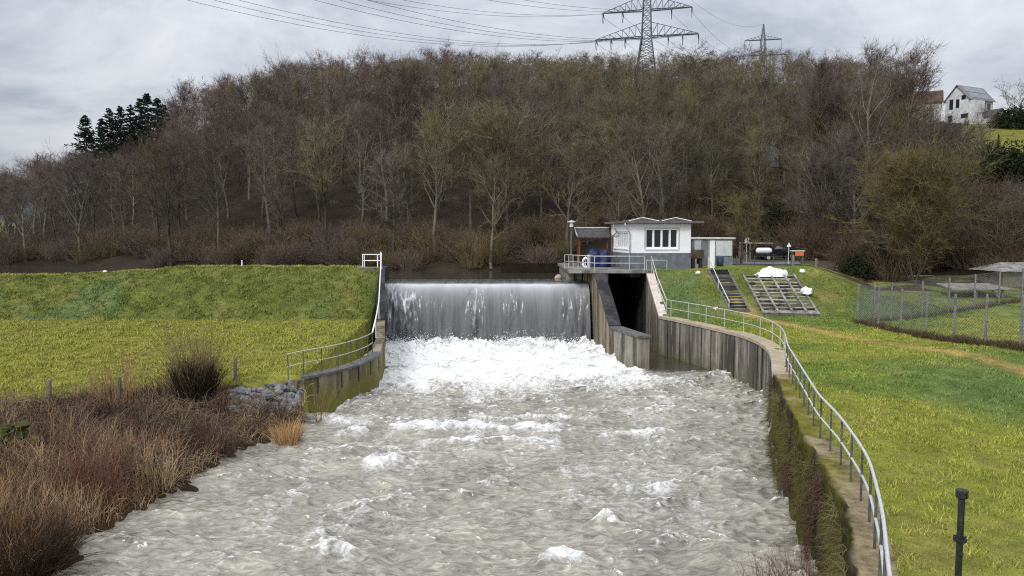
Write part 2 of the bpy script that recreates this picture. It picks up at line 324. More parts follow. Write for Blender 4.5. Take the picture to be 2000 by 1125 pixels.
def ground_tone(X, Y):
    c = grass_tone(X, Y); soil = np.array([.055, .038, .024]); n = fbm(X, Y, .7, 4, 4)[..., None]
    s = xof(WE, np.minimum(Y, 31.6))-X; wid = np.interp(Y, [10, 27.5, 29, 30.5, 32], [9.5, 9, 8, 4.2, 2.2])
    k = ((X < -1) & (Y < 31.3) & (s < wid*(.98+.12*(n[..., 0]-.5))))[..., None]; c = np.where(k, soil*(.6+n), c)
    k = ((Y > 58) & (X < 7))[..., None]; c = np.where(k, soil*.35, c)
    k = ((Y > 56) & (X > 24) & (Y > 58))[..., None]*sstep(.4, .55, n); c = c+(soil*1.3-c)*k
    return c
def hum(X, Y):                            # tussocky turf
    sl = sstep(47, 49.5, Y)*(1-sstep(54, 55, Y)); return (.07+.22*sl)*(fbm(X*.8, Y*1.6, 1.0, 3, 3)-.5)+.10*(fbm(X, Y, .33, 2, 13)-.5)*(np.abs(X) > 12)
gx = np.arange(-62, 62.01, .25); gy = np.arange(-6, 66.01, .25); GX, GY = np.meshgrid(gx, gy)
GZ = H(GX, GY)+hum(GX, GY)
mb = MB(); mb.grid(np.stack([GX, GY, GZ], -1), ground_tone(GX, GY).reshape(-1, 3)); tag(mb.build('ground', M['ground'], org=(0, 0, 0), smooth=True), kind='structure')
ys = np.concatenate([np.arange(66, 120, 1.5), np.arange(120, 300, 3), np.arange(300, 1500, 40)]); us = np.linspace(-1.3, 1.3, 330)
YY, UU = np.meshgrid(ys, us, indexing='ij'); XX = YY*UU; ZZ = H(XX, YY)
litter = np.array([.034, .026, .019])*(.6+.8*fbm(XX, YY, .12, 4, 2))[..., None]; c = 1000+F*UU
fieldm = ((c > 1875) & (YY > 122) & (YY < 185)) | ((c > 1430) & (c < 1540) & (YY > 196) & (YY < 214))
tone = np.where(fieldm[..., None], np.array([.16, .165, .03])*(.7+.6*fbm(XX, YY, .2, 4, 5))[..., None], litter)
yard = ((c > 1330) & (c < 1640) & (YY < 80)); tone = np.where(yard[..., None], np.array([.10, .085, .06]), tone)
mb = MB(); mb.grid(np.stack([XX, YY, ZZ], -1), tone.reshape(-1, 3)); tag(mb.build('hill', M['hill'], org=(0, 0, 0), smooth=True), kind='structure')
# far ridge on the left, beyond the valley
X2, Y2 = np.meshgrid(np.linspace(-560, -190, 60), np.linspace(520, 900, 30))
Z2 = 62*np.exp(-((X2+455)/95)**2)*np.exp(-((Y2-640)/110)**2)-2+3*fbm(X2, Y2, .05, 4)
nz = fbm(X2, Y2, .03, 3)[..., None]; ft = np.where((Z2 < 16)[..., None] & (nz > .45), np.array([.17, .21, .07]), np.array([.085, .10, .11]))  # wood tone greyed and blued, distance haze put into the colour
mb = MB(); mb.grid(np.stack([X2, Y2, Z2], -1), ft.reshape(-1, 3)); tag(mb.build('far_hill', M['hill'], org=(-455, 640, 0), smooth=True), kind='structure')

# ---------------------------------------------------------------- water
def water_mat(name, deep, foamcol, rough=.04, bs_scale=7, bstr=.5):
    m, nt, n, l, bs = new_mat(name); a = n.new('ShaderNodeAttribute'); a.attribute_name = 'tone'
    sp = n.new('ShaderNodeSeparateColor'); l.new(a.outputs['Color'], sp.inputs[0]); v = coords(nt, (1, 1, 1))
    n1 = noise(nt, v, 3.4, 9, .72, .6); n2 = noise(nt, v, 2.0, 6, .6, 1.6)
    def mth2(op, a_, b_, c_=None):
        q = n.new('ShaderNodeMath'); q.operation = op
        for i_, x_ in enumerate((a_, b_, c_)):
            if x_ is None: continue
            if hasattr(x_, 'links'): l.new(x_, q.inputs[i_])
            else: q.inputs[i_].default_value = x_
        return q.outputs[0]
    ridge = mth2('ABSOLUTE', mth2('MULTIPLY_ADD', n2, 2, -1), 0)
    vv = mth2('ADD', mth2('MULTIPLY_ADD', sp.outputs[0], 1.3, -.12), mth2('ADD', mth2('MULTIPLY_ADD', n1, 1.2, -.6), mth2('MULTIPLY_ADD', ridge, -1.1, .12)))
    mr = n.new('ShaderNodeMapRange'); mr.interpolation_type = 'SMOOTHSTEP'; mr.inputs[1].default_value = .16; mr.inputs[2].default_value = .92; l.new(vv, mr.inputs[0]); fac = mr.outputs[0]
    aer_sheen = mth2('ADD', mth2('MULTIPLY', noise(nt, coords(nt, (.62, 2.0, 1)), 2.6, 8, .72, 1.3), .72), mth2('MULTIPLY', noise(nt, v, .35, 3), .28)); dcol = ramp(nt, aer_sheen, [(.36, [q*.36 for q in deep]), (.49, [q*.95 for q in deep]), (.57, [q*1.35 for q in deep]), (.68, [q*2.3 for q in deep])])     # silt and air streaks, with ripple light and dark painted into the colour
    dcol = mix(nt, sp.outputs[1], dcol, (.055, .048, .034)); l.new(mix(nt, fac, dcol, foamcol), bs.inputs['Base Color'])
    rr = n.new('ShaderNodeMapRange'); rr.inputs[3].default_value = rough; rr.inputs[4].default_value = .6; l.new(fac, rr.inputs[0]); l.new(rr.outputs[0], bs.inputs['Roughness'])
    bs.inputs['IOR'].default_value = 1.45; bs.inputs['Specular IOR Level'].default_value = .5
    bump(nt, noise(nt, coords(nt, (.75, 1.5, 1)), bs_scale, 4, .5, .8), bstr, .05); return m
M['river'] = water_mat('river_water', (.245, .231, .188), (.70, .705, .685), bs_scale=4, bstr=.40)
dx = .0625; nx = 448; ny = 720; x0 = -13.6; y0 = 7.6
kx = np.fft.fftfreq(nx, dx)*2*math.pi; ky = np.fft.fftfreq(ny, dx)*2*math.pi; KX, KY = np.meshgrid(kx, ky); K = np.sqrt(KX**2+KY**2); K[0, 0] = 1
def field(lmin, lmax, pw, seed, diraniso=.5):
    r = np.random.default_rng(seed); A = K**(-pw)*np.exp(-(K/(2*math.pi/lmin))**4)*np.exp(-((2*math.pi/lmax)/K)**4)*(1-diraniso+diraniso*(KY/K)**2)
    A[0, 0] = 0; hk = (r.normal(size=K.shape)+1j*r.normal(size=K.shape))*A; h = np.fft.ifft2(hk); sc = 1/np.std(h.real); hk *= sc
    f = lambda q: np.real(np.fft.ifft2(q))
    return f(hk), f(1j*KX/K*hk), f(1j*KY/K*hk), f(KX*KX/K*hk), f(KY*KY/K*hk)
WX, WY = np.meshgrid(x0+np.arange(nx)*dx, y0+np.arange(ny)*dx)
h1 = field(.75, 6, 1.9, 3, .75); h2 = field(.22, 1.1, 1.5, 4, .7)
calm = sstep(7.2, 8.2, WX)*sstep(40.5, 43.5, WY)            # sheltered water of the side channel
boil = sstep(33, 44, WY)*(1-calm)
A1 = (.088+.08*boil)*(1-.9*calm); A2 = (.033+.024*boil)*(1-.9*calm)
Z = A1*h1[0]+A2*h2[0]; DX = 1.05*(A1*h1[1]+A2*h2[1]); DY = 1.05*(A1*h1[2]+A2*h2[2])
jac = 1-1.0*(A1*(h1[3]+h1[4])+A2*(h2[3]+h2[4]))*.5
# standing breakers
br = np.zeros_like(Z); bf = np.zeros_like(Z)
def breaker(px, py, w, d, hgt, fo):
    global br, bf
    p = G(px, py, 0); wob = .5*(fbm(WX, WY, 1.1, 3, int(px) % 13)-.5)
    g = np.exp(-((WX-p[0])/w)**2)*np.exp(-((WY-p[1]+wob)/d)**2); g2 = np.exp(-((WX-p[0])/w)**2)*np.exp(-((WY-p[1]+wob+.1)/(d*.85))**2)
    br = br+g*hgt*(.6+.8*fbm(WX, WY, 2.2, 3, 4)); bf = np.maximum(bf, g2*fo)
for q in ((850, 838, 2.0, .55, .36, .62), (1030, 838, 2.2, .6, .38, .66), (960, 862, 2.5, .4, .2, .42), (745, 905, 1.0, .45, .30, .55), (1190, 1022, .42, .32, .30, .68), (1097, 1092, .6, .32, .24, .66), (625, 1035, .3, .4, .18, .6), (645, 1085, .55, .3, .18, .48), (690, 845, .9, .5, .25, .45), (880, 1005, .7, .35, .12, .35), (1290, 960, .45, .35, .14, .42), (980, 940, .8, .35, .14, .36), (1250, 850, 1.4, .4, .18, .34), (540, 960, .6, .3, .1, .3), (1400, 920, .8, .3, .12, .34), (660, 825, .9, .4, .2, .6), (1000, 820, 4.6, .28, .2, .42)): breaker(*q)
Z = Z+br*(1-calm)
lump = (sstep(44.5, 49.5, WY)*(1-calm))*(.62*(1-np.abs(fbm(WX, WY, .8, 4, 12)-.5)*2)**3+.38*(1-np.abs(fbm(WX, WY, 2.3, 3, 5)-.5)*2)**3); Z = Z+lump*.5
edgeL = np.exp(-np.clip(WX-xof(LW, np.clip(WY, 33, 56)), 0, 9)/.9)*(WY > 33)*.25
left_calm = 1-sstep(-1.5, 2.5, WX-xof(WE, np.minimum(WY, 31.6))); Z = Z*(1-.65*left_calm*(WY < 33))
foam = .62*sstep(.82, .25, jac)+.20*sstep(.9, 2.2, Z/(A1+1e-3))*.5+bf*.66+.13*sstep(.52, .72, fbm(WX*1.5+1.2*fbm(WX, WY, .3, 2, 4), WY*.28, 1.0, 4, 19))
fz = sstep(34.5, 45, WY+2.2*(fbm(WX, WY, .5, 4, 7)-.5)*2-.35*np.abs(WX+1.5))*(1-calm); foam = foam+fz*.82+edgeL+.20*sstep(.42, .70, fbm(WX*1.3, WY*.75, .55, 5, 31))*sstep(8.6, 6, np.abs(WX-.3))+.10*sstep(26, 40, WY)
foam = np.clip(foam+.07*boil, 0, 1)*(1-.97*calm)*(1-.6*left_calm*(WY < 33))+.08
V = np.stack([WX+DX, WY+DY, Z], -1)
mb = MB(); mb.grid(V, np.stack([foam.ravel(), calm.ravel(), 0*foam.ravel()], 1)); tag(mb.build('river', M['river'], org=(0, 0, 0), smooth=True), kind='structure')
# falling sheet over the weir
M['fall'], nt, n, l, bs = new_mat('falling_water')
a = n.new('ShaderNodeAttribute'); a.attribute_name = 'tone'; sp_ = n.new('ShaderNodeSeparateColor'); l.new(a.outputs['Color'], sp_.inputs[0])
fn = noise(nt, coords(nt, (1, .25, .22)), 5, 8, .7, .6); ad = n.new('ShaderNodeMath'); ad.operation = 'ADD'; l.new(sp_.outputs[0], ad.inputs[0]); l.new(fn, ad.inputs[1])
mr = n.new('ShaderNodeMapRange'); mr.inputs[1].default_value = .84; mr.inputs[2].default_value = 1.30; l.new(ad.outputs[0], mr.inputs[0])
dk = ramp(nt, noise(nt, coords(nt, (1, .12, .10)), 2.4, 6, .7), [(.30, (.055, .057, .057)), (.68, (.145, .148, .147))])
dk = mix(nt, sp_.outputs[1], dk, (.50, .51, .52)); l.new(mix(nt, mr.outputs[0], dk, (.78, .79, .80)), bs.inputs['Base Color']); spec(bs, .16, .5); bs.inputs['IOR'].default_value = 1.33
bump(nt, noise(nt, coords(nt, (1, .3, .12)), 2.6, 5, .6, .5), .3, .10)
nu, nv = 330, 110; u = np.linspace(-9.55, 5.62, nu); t = np.linspace(0, 1, nv)
pr = np.array([(57.6, 4.44), (56.2, 4.44), (55.2, 4.42), (54.6, 4.33), (54.1, 4.12), (53.7, 3.75), (53.35, 3.1), (53.05, 2.3), (52.8, 1.4), (52.6, .5), (52.45, -.6)])
cl = np.concatenate([[0], np.cumsum(np.linalg.norm(np.diff(pr, axis=0), axis=1))]); cl /= cl[-1]
# Catmull-like smoothing of the profile
tt = np.interp(t, cl, np.arange(len(pr))); k = np.ones(9)/9
PY = np.interp(t, cl, pr[:, 0]); PZ = np.interp(t, cl, pr[:, 1]); PYs = PY.copy(); PZs = PZ.copy()
PYs[4:-4] = np.convolve(PY, k, 'same')[4:-4]; PZs[4:-4] = np.convolve(PZ, k, 'same')[4:-4]
U, T = np.meshgrid(u, t, indexing='ij'); fall = sstep(.36, .75, T)
strk = fbm(U, T, 1.0, 1)*0+fbm(U*2.2+.5*(fbm(U, T*5, .8, 2, 3)-.5), T*1.2, 1, 4, 5)
lefty = 1-sstep(-7.6, -5.2, U+1.2*(fbm(U, T*4, .7, 2)-.5)); mid = np.exp(-((U+2.6)/.9)**2)+.8*np.exp(-((U+.0)/.7)**2)+.7*np.exp(-((U-4.9)/.8)**2)+.5*np.exp(-((U-3.7)/.3)**2)
rough_ = np.clip(lefty+.75*mid, 0, 1)
tw = fbm(U*3.2+.9*fbm(U, T*9, 1.3, 2, 8), T*7+.0*U, 1, 4, 11)
disp = (strk-.5)*.12*fall+(tw-.5)*rough_*.55*sstep(.28, .5, T)
FY = PYs[None, :]-disp; FZ = PZs[None, :]+0*U+.03*(fbm(U, T*3, 2.0, 3, 6)-.5)
ff = .0+.30*np.clip(rough_, 0, 1)*sstep(.30, .38, T)*(1-sstep(.45, .8, T)*.7)+.42*sstep(.90, 1.0, T-.06*(fbm(U, T, 2.5, 3)-.5))+.16*sstep(.55, .68, tw)*rough_
dT = T-.385+.02*(fbm(U, T*0, 1.2, 3, 2)-.5); band = np.where(dT < 0, np.exp(-(dT/.022)**2), np.exp(-(dT/.10)**1.4*1.0) if False else np.exp(-np.maximum(dT, 0)/.085))*(.72+.45*fbm(U*1.4, T*2, .9, 3, 9))  # pale band under the lip: sky sheen painted into the colour with aerated water
ff = ff+.34*np.clip(rough_, 0, 1)*(1-np.abs(2*fbm(U*2.6+.8*fbm(U, T*6, 1.5, 2, 6), T*4.5, 1, 3, 23)-1))**5*sstep(.40, .5, T)
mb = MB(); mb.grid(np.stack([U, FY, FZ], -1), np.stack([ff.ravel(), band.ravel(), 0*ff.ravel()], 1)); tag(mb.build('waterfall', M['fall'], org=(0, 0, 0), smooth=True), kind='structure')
# reservoir
M['lake'], nt, n, l, bs = new_mat('lake_water'); bs.inputs['Base Color'].default_value = (.045, .042, .034, 1); spec(bs, .06, .5); bs.inputs['IOR'].default_value = 1.33
bump(nt, noise(nt, coords(nt, (.6, 2.2, 1)), 1.4, 5, .6), .25, .06)
mb = MB(); mb.add([(-110, 57.5, LAKE), (-9.5, 57.5, LAKE), (-9.5, 55.5, LAKE-.35), (-110, 55.5, LAKE-.35)], [(0, 1, 2, 3)])
mb.v.pop(); mb.f.pop(); mb.n = 0
mb.add([(-110, 56.5, LAKE), (-9.45, 56.5, LAKE), (-9.45, 57.4, LAKE), (5.7, 57.4, LAKE), (5.7, 60, LAKE), (16, 60, LAKE), (16, 90, LAKE), (-110, 90, LAKE)], [tuple(range(8))])
tag(mb.build('reservoir', M['lake'], org=(0, 0, LAKE)), kind='structure')
# spray at the foot of the fall
rs = np.random.default_rng(21); N = 5200; cx = rs.uniform(-9.2, 5.4, 90); px_ = np.concatenate([rs.normal(cx[rs.integers(0, 90, N)], .22)])
hz = rs.exponential(.20, N)*(.4+1.3*fbm(px_, px_*0, .8, 3, 2)); py_ = 52.1-np.abs(rs.normal(0, .55, N)); pz_ = .15+hz
ok = (px_ > -9.3) & (px_ < 5.45); pp = np.stack([px_, py_, pz_], 1)[ok]; s_ = rs.uniform(.012, .055, len(pp))[:, None]*np.exp(-(pp[:, 2:3]-.2)*.9)
oct_ = np.array([(1, 0, 0), (-1, 0, 0), (0, 1, 0), (0, -1, 0), (0, 0, 1), (0, 0, -1)], float); fo = np.array([(0, 2, 4), (2, 1, 4), (1, 3, 4), (3, 0, 4), (2, 0, 5), (1, 2, 5), (3, 1, 5), (0, 3, 5)])
mb = MB(); mb.add((pp[:, None]+oct_[None]*s_[:, None]*rs.uniform(.6, 1.5, (len(pp), 6, 1))).reshape(-1, 3), (fo[None]+(np.arange(len(pp))*6)[:, None, None]).reshape(-1, 3))
M['spray'] = simple('spray', (.84, .85, .85), (.9, .9, .9), 4, .6, .3, bmp=0)
tag(mb.build('spray', M['spray'], smooth=True), 'white spray thrown up at the foot of the waterfall', 'spray', kind='stuff')

# ---------------------------------------------------------------- walls
def resample(poly, step):
    poly = np.asarray(poly, float); d = np.concatenate([[0], np.cumsum(np.linalg.norm(np.diff(poly, axis=0), axis=1))]); n = max(2, int(d[-1]/step)); q = np.linspace(0, d[-1], n*3)
    out = np.stack([np.interp(q, d, poly[:, i]) for i in range(poly.shape[1])], 1); w = 7
    pad = np.concatenate([np.repeat(out[:1], w, 0)-np.arange(w, 0, -1)[:, None]*(out[1]-out[0]), out, np.repeat(out[-1:], w, 0)+np.arange(1, w+1)[:, None]*(out[-1]-out[-2])])
    ker = np.ones(2*w+1)/(2*w+1); sm = np.stack([np.convolve(pad[:, i], ker, 'valid') for i in range(out.shape[1])], 1); return sm[::3]
def normals(path):
    t = np.gradient(path[:, :2], axis=0); t /= np.linalg.norm(t, axis=1, keepdims=True); return np.stack([t[:, 1], -t[:, 0]], 1)
def wall_sweep(path, n, thick, zt, zb, off0=0.0, mb=None):
    mb = mb or MB(); zt = np.broadcast_to(np.asarray(zt, float), (len(path),)); zb = np.broadcast_to(np.asarray(zb, float), (len(path),))
    def sec(i):
        a = path[i, :2]+n[i]*off0; b = path[i, :2]+n[i]*(off0+thick)
        return [(a[0], a[1], zb[i]), (a[0], a[1], zt[i]), (b[0], b[1], zt[i]), (b[0], b[1], zb[i])]
    mb.sweep(path, sec); return mb
# right retaining wall: path runs from the corner at the ramp towards the camera; the land lies on its left
RWS = resample(RW[:9], .35); nR = -normals(RWS)
if nR[len(nR)//2][0] < 0: nR = -nR
w = thing('retaining_wall', 'curved streaky concrete retaining wall of the right bank below the railing', 'wall', (11, 40, -1))
wall_sweep(RWS, nR, .55, 2.36, -1.2).build('wall_face', M['conc'], w)
wall_sweep(RWS, nR, .78, 2.52, 2.362, -.06).build('coping', M['coping'], w)
mb = MB()                                                             # shallow vertical board joints
for i in [int(q) for q in (3, 7, 14, 17, 24, 33, 36, 44, 51, 57) if q < len(RWS)-2]:
    a = RWS[i, :2]-nR[i]*.012; t_ = np.array([nR[i][1], -nR[i][0]]); mb.obox((*a, 0), (*t_, 0), (*(-nR[i]), 0), -.03, .03, 0, .02, -1.1, 2.36)
mb.build('board_joint', M['conc_dark'], w)
# rough mossy masonry towards the camera
RM = resample(RW[8:], .16); RM = RM[RM[:, 1] > 3]; nM = -normals(RM)
if nM[len(nM)//2][0] < 0: nM = -nM
rows = np.linspace(-1.0, 2.5, 30); prof = []
for i in range(len(RM)):
    line = []
    for z in rows:
        bat = -.02-.10*(2.5-z)*.35; d = .30*(fbm(RM[i, 1]*1.3, z*1.3, 1, 4, 3)-.5)+.12*(fbm(RM[i, 1]*4, z*4, 1, 3, 6)-.5)
        p = RM[i]+nM[i]*(bat-d*1.0+.04); line.append((p[0], p[1], z))
    for o_ in (.12, .25, .40, .54, .68):
        p = RM[i]+nM[i]*o_; line.append((p[0], p[1], 2.53+.05*(fbm(p[0], p[1], 2.5, 3)-.5)))
    prof.append(line)
mt = tone_mat('masonry_face', .95, .1, 3, .9, 9, .08, .6); V = np.array(prof); g_ = fbm(V[..., 1], V[..., 2]*1.0+V[..., 0], .9, 4, 9)[..., None]
moss = np.array([.085, .085, .018]); brown = np.array([.055, .042, .028]); ct = brown+(moss-brown)*sstep(.42, .62, g_+.10*(V[..., 2:3] < .7)); topc = np.array([.27, .22, .13])*(.7+.6*fbm(V[..., 0], V[..., 1], 1.5, 3))[..., None]
isT = (V[..., 2] > 2.505)[..., None]; mossT = sstep(.45, .6, fbm(V[..., 0], V[..., 1], .5, 3, 4))[..., None]*sstep(14, 18, V[..., 1])[..., None]; ct = np.where(isT, topc+(np.array([.17, .16, .03])-topc)*mossT, ct)
w = thing('masonry_wall', 'rough overgrown stone wall of the right bank nearest the camera', 'wall', (7.5, 18, -1))
mb = MB(); mb.grid(V, ct.reshape(-1, 3)); mb.build('stone_face', mt, w, smooth=True)
# left wing wall
LWS = resample(LW[:6], .3); nL = normals(LWS)
if nL[len(nL)//2][0] > 0: nL = -nL
w = thing('wing_wall', 'mossy curved concrete wing wall of the left bank with dark coping', 'wall', (-8, 36, -1))
LA = np.concatenate([LWS, resample(np.concatenate([LW[5:6]*1.0, LW[6:8]]), .5)[1:]])
LA = resample(LW[:8], .3); nA = normals(LA)
if nA[len(nA)//2][0] > 0: nA = -nA
ztop = np.interp(LA[:, 1], [32, 39.5, 41, 46.9, 60], [1.5, 1.5, 1.9, 2.25, 2.25]); wall_sweep(LA, nA, .5, ztop, -1.2).build('wall_face', M['conc_moss'], w)
k = LA[:, 1] < 39.6; wall_sweep(LA[k][2:], nA[k][2:], .62, ztop[k][2:]+.12, ztop[k][2:]+.002, -.07).build('coping', M['slab'], w)
mb = MB()
for i in range(4, int(k.sum()), 5):
    a = LA[i, :2]-nA[i]*.012; t_ = np.array([nA[i][1], -nA[i][0]]); mb.obox((*a, 0), (*t_, 0), (*(-nA[i]), 0), -.035, .035, 0, .02, .75, 1.49)
mb.build('board_joint', M['conc_dark'], w)
# left pier beside the weir with its sloping top
w = thing('weir_pier', 'dark concrete pier with sloping top at the left end of the weir', 'pier', (-9, 52, -1))
pl = np.array([(-8.42, 48.9), (-8.72, 51), (-9.12, 53.2), (-9.35, 54.6), (-9.5, 57.4)]); pl[:, 0] -= .02; npv = np.tile([-1., -.0], (5, 1))
wall_sweep(pl, npv, .62, [2.3, 3.5, 5.42, 5.45, 5.45], -1.2).build('pier_body', M['conc_dark'], w)
mb = MB(); mb.box(-11.0, -9.75, 52.9, 54.3, 5.32, 5.5); mb.build('crest_slab', M['slab'], w)
# mid pier and low dividing wall
w = thing('dividing_pier', 'tan concrete pier with dark sloping cap between weir and side channel', 'pier', (6.2, 50, -1))
pl = np.array([(5.42, 58), (5.58, 55.5), (5.85, 53.0), (6.05, 50), (6.22, 47.2)]); n5 = np.tile([1., 0.06], (5, 1)); zt = [5.13, 5.13, 5.13, 3.6, 2.02]
wall_sweep(pl, n5, .72, zt, -1.2).build('pier_body', M['conc_pier'], w)
wall_sweep(pl[2:], n5[2:], .80, np.array(zt[2:])+.10, np.array(zt[2:])+.003, -.03).build('sloping_cap', M['conc_dark'], w)
w = thing('low_wall', 'low concrete dividing wall with flat coping standing in the foaming water', 'wall', (7, 45, -1))
pl = np.array([(6.3, 47.15), (6.75, 45.2), (7.36, 42.9)]); nn = np.tile([.96, .28], (3, 1))
wall_sweep(pl, nn, .72, 1.9, -1.2).build('wall_body', M['conc'], w); wall_sweep(np.array([(6.3, 47.15), (6.75, 45.2), (7.38, 42.82)]), nn, .86, 2.04, 1.902, -.07).build('coping', M['slab'], w)
# side channel: right wall with pale ramp, back wall
w = thing('channel_wall', 'dark streaked concrete wall of the side channel with pale sloping top', 'wall', (9.7, 52, -1))
c0 = RWS[0]; pl = np.array([(c0[0], c0[1]), (9.66, 50.9), (9.62, 53.05), (9.62, 66)]); n4 = np.tile([1., .0], (4, 1))
wall_sweep(pl[:3], n4[:3], .5, [2.36, 3.75, 5.1], -1.2).build('wall_body', M['conc'], w); wall_sweep(pl[:3], n4[:3], .56, [2.53, 3.9, 5.25], [2.362, 3.752, 5.102], -.03).build('ramp_top', M['ramp'], w)
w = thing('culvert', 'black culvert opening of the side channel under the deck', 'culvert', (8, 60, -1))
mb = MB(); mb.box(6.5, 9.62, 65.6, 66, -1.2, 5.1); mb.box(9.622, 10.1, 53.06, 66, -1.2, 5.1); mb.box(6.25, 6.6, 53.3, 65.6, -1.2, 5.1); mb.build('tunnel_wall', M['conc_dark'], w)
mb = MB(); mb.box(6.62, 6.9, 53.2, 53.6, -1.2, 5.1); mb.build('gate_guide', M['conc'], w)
# deck slab
w = thing('deck', 'flat concrete deck in front of the white building', 'deck', (7, 58, 5))
mb = MB(); mb.box(4.05, 10.05, 52.85, 66.1, 5.135, 5.34); mb.build('deck_slab', M['conc_deck'], w)
mb = MB(); mb.box(4.2, 5.4, 57.3, 66, 3, 5.13); mb.build('abutment', M['conc_deck'], w)
mb = MB(); mb.box(4.15, 4.75, 57.0, 57.29, 3, 5.13); mb.box(5.0, 5.35, 57.0, 57.29, 3, 5.13); mb.build('buttress', M['conc'], w)

# ---------------------------------------------------------------- railings
def railing(name, label, top, base, posts, mat, postmat, mid=.5, r=.027, org=None, cat='railing', group=None, base_plate=False):
    top = np.asarray(top, float); base = np.asarray(base, float)
    t = thing(name, label, cat, org if org is not None else base[0], group)
    mb = MB(); mb.tube(top, r, 8); mb.build('top_rail', mat, t, smooth=True)
    if mid: mb = MB(); mb.tube(base+(top-base)*mid, r*.85, 8); mb.build('mid_rail', mat, t, smooth=True)
    d = np.concatenate([[0], np.cumsum(np.linalg.norm(np.diff(base, axis=0), axis=1))])
    for q in posts:
        b = np.array([np.interp(q, d, base[:, i]) for i in range(3)]); a = np.array([np.interp(q, d, top[:, i]) for i in range(3)])
        mb = MB(); mb.tube([b-np.array([0, 0, .02]), a], r*.85, 8)
        if base_plate: mb.box(b[0]-.07, b[0]+.07, b[1]-.07, b[1]+.07, b[2]-.01, b[2]+.02)
        mb.build('post', postmat, t)
    return t
up = np.array([0, 0, 1.])
# long right railing: upper run round the curve, lower run along the masonry
off = .5; path = RWS[:, :2]+nR*off; kk = path[:, 1] > 30.6; b1 = np.concatenate([path[kk], np.full((kk.sum(), 1), 2.5)], 1); L1 = np.linalg.norm(np.diff(b1, axis=0), axis=1).sum()
railing('railing', 'pale curved railing on the concrete retaining wall above the side channel', b1+up*1.1, b1, np.concatenate([np.linspace(.6, L1-.05, 10), [L1-.4]]), M['galv_green'], M['galv_green'])
pm = np.concatenate([path[~kk], (RM[:, :2]+nM*np.interp(RM[:, 1], [15, 24], [.40, .52])[:, None])[RM[:, 1] < RWS[-1, 1]-.2]]); b2 = np.concatenate([pm, np.full((len(pm), 1), 2.5)], 1); b2 = resample(b2, .25); b2[:, 2] = 2.5
L2 = np.linalg.norm(np.diff(b2, axis=0), axis=1).sum()
railing('railing', 'long silver railing with dark posts running along the right bank towards the camera', b2+up*1.12, b2, np.arange(.15, L2, 1.22), M['galv'], M['post'], r=.03, base_plate=True)
# handrail up the ramp
rb = np.array([(c0[0]+.48, c0[1]+.1, 2.53), (10.0, 51.0, 3.95), (9.95, 53.0, 5.3), ])
railing('handrail', 'steep pale handrail climbing the sloping channel wall to the deck', rb+up*1.05, rb, [.05, 2.3, 4.7], M['galv'], M['galv'], mid=.5)
# deck railing
db = np.array([P(1103, 521, 57.0), P(1129, 521, 55.3), P(1161, 522, 53.3), P(1230, 523, 53.1), P(1259, 523, 53.0)]); db[:, 2] = 5.34
dd = np.concatenate([[0], np.cumsum(np.linalg.norm(np.diff(db, axis=0), axis=1))])
railing('railing', 'grey guard railing along the edge of the deck before the building', db+up*1.0, db, list(dd)+[.6, 1.2], M['galv'], M['galv'])
sb = np.array([P(1262, 525, 54.2), P(1303, 526, 53.9)]); sb[:, 2] = [5.3, 5.3]
railing('guard_rail', 'short low guard rail on the grass against the grey plinth', sb+up*.72, sb, [.02, np.linalg.norm(sb[1]-sb[0])-.02], M['galv'], M['galv'], mid=0, r=.022)
# left railings
lp = [G(562, 741, 1.62)]+[np.array([*(LA[i, :2]+nA[i]*.35), 1.62]) for i in range(2, int(k.sum()), 2)]
lp = resample(np.array(lp), .3); LL = np.linalg.norm(np.diff(lp, axis=0), axis=1).sum()
railing('railing', 'pale curved railing on the mossy left wing wall beside the meadow', lp+up*1.1, lp, [.03]+list(np.linspace(1.05, LL-.05, 7)), M['galv_green'], M['post'])
hb = np.array([lp[-1], (-7.95, 43.2, 2.0), (-8.75, 48.6, 2.4), (-9.3, 52.9, 5.45)])
railing('handrail', 'white handrail rising steeply beside the left weir pier', hb+up*1.1, hb, [3.4, 9.2, 15.3], M['white_frame'], M['galv'], mid=0, r=.04)
t = thing('safety_railing', 'white guard railing standing on the slab at the left end of the weir', 'guard rail', (-10, 53.3, 5.5))
for x in (-10.72, -10.6, -9.65, -9.42): mb = MB(); mb.tube([(x, 53.3, 5.46), (x, 53.3, 6.5 if x < -9.5 else 6.65)], .045 if x > -10 else .035, 8); mb.build('post', M['white_frame'], t)
for z in (6.46, 6.02): mb = MB(); mb.tube([(-10.72, 53.3, z), (-9.42, 53.3, z)], .035, 8); mb.build('rail', M['white_frame'], t)

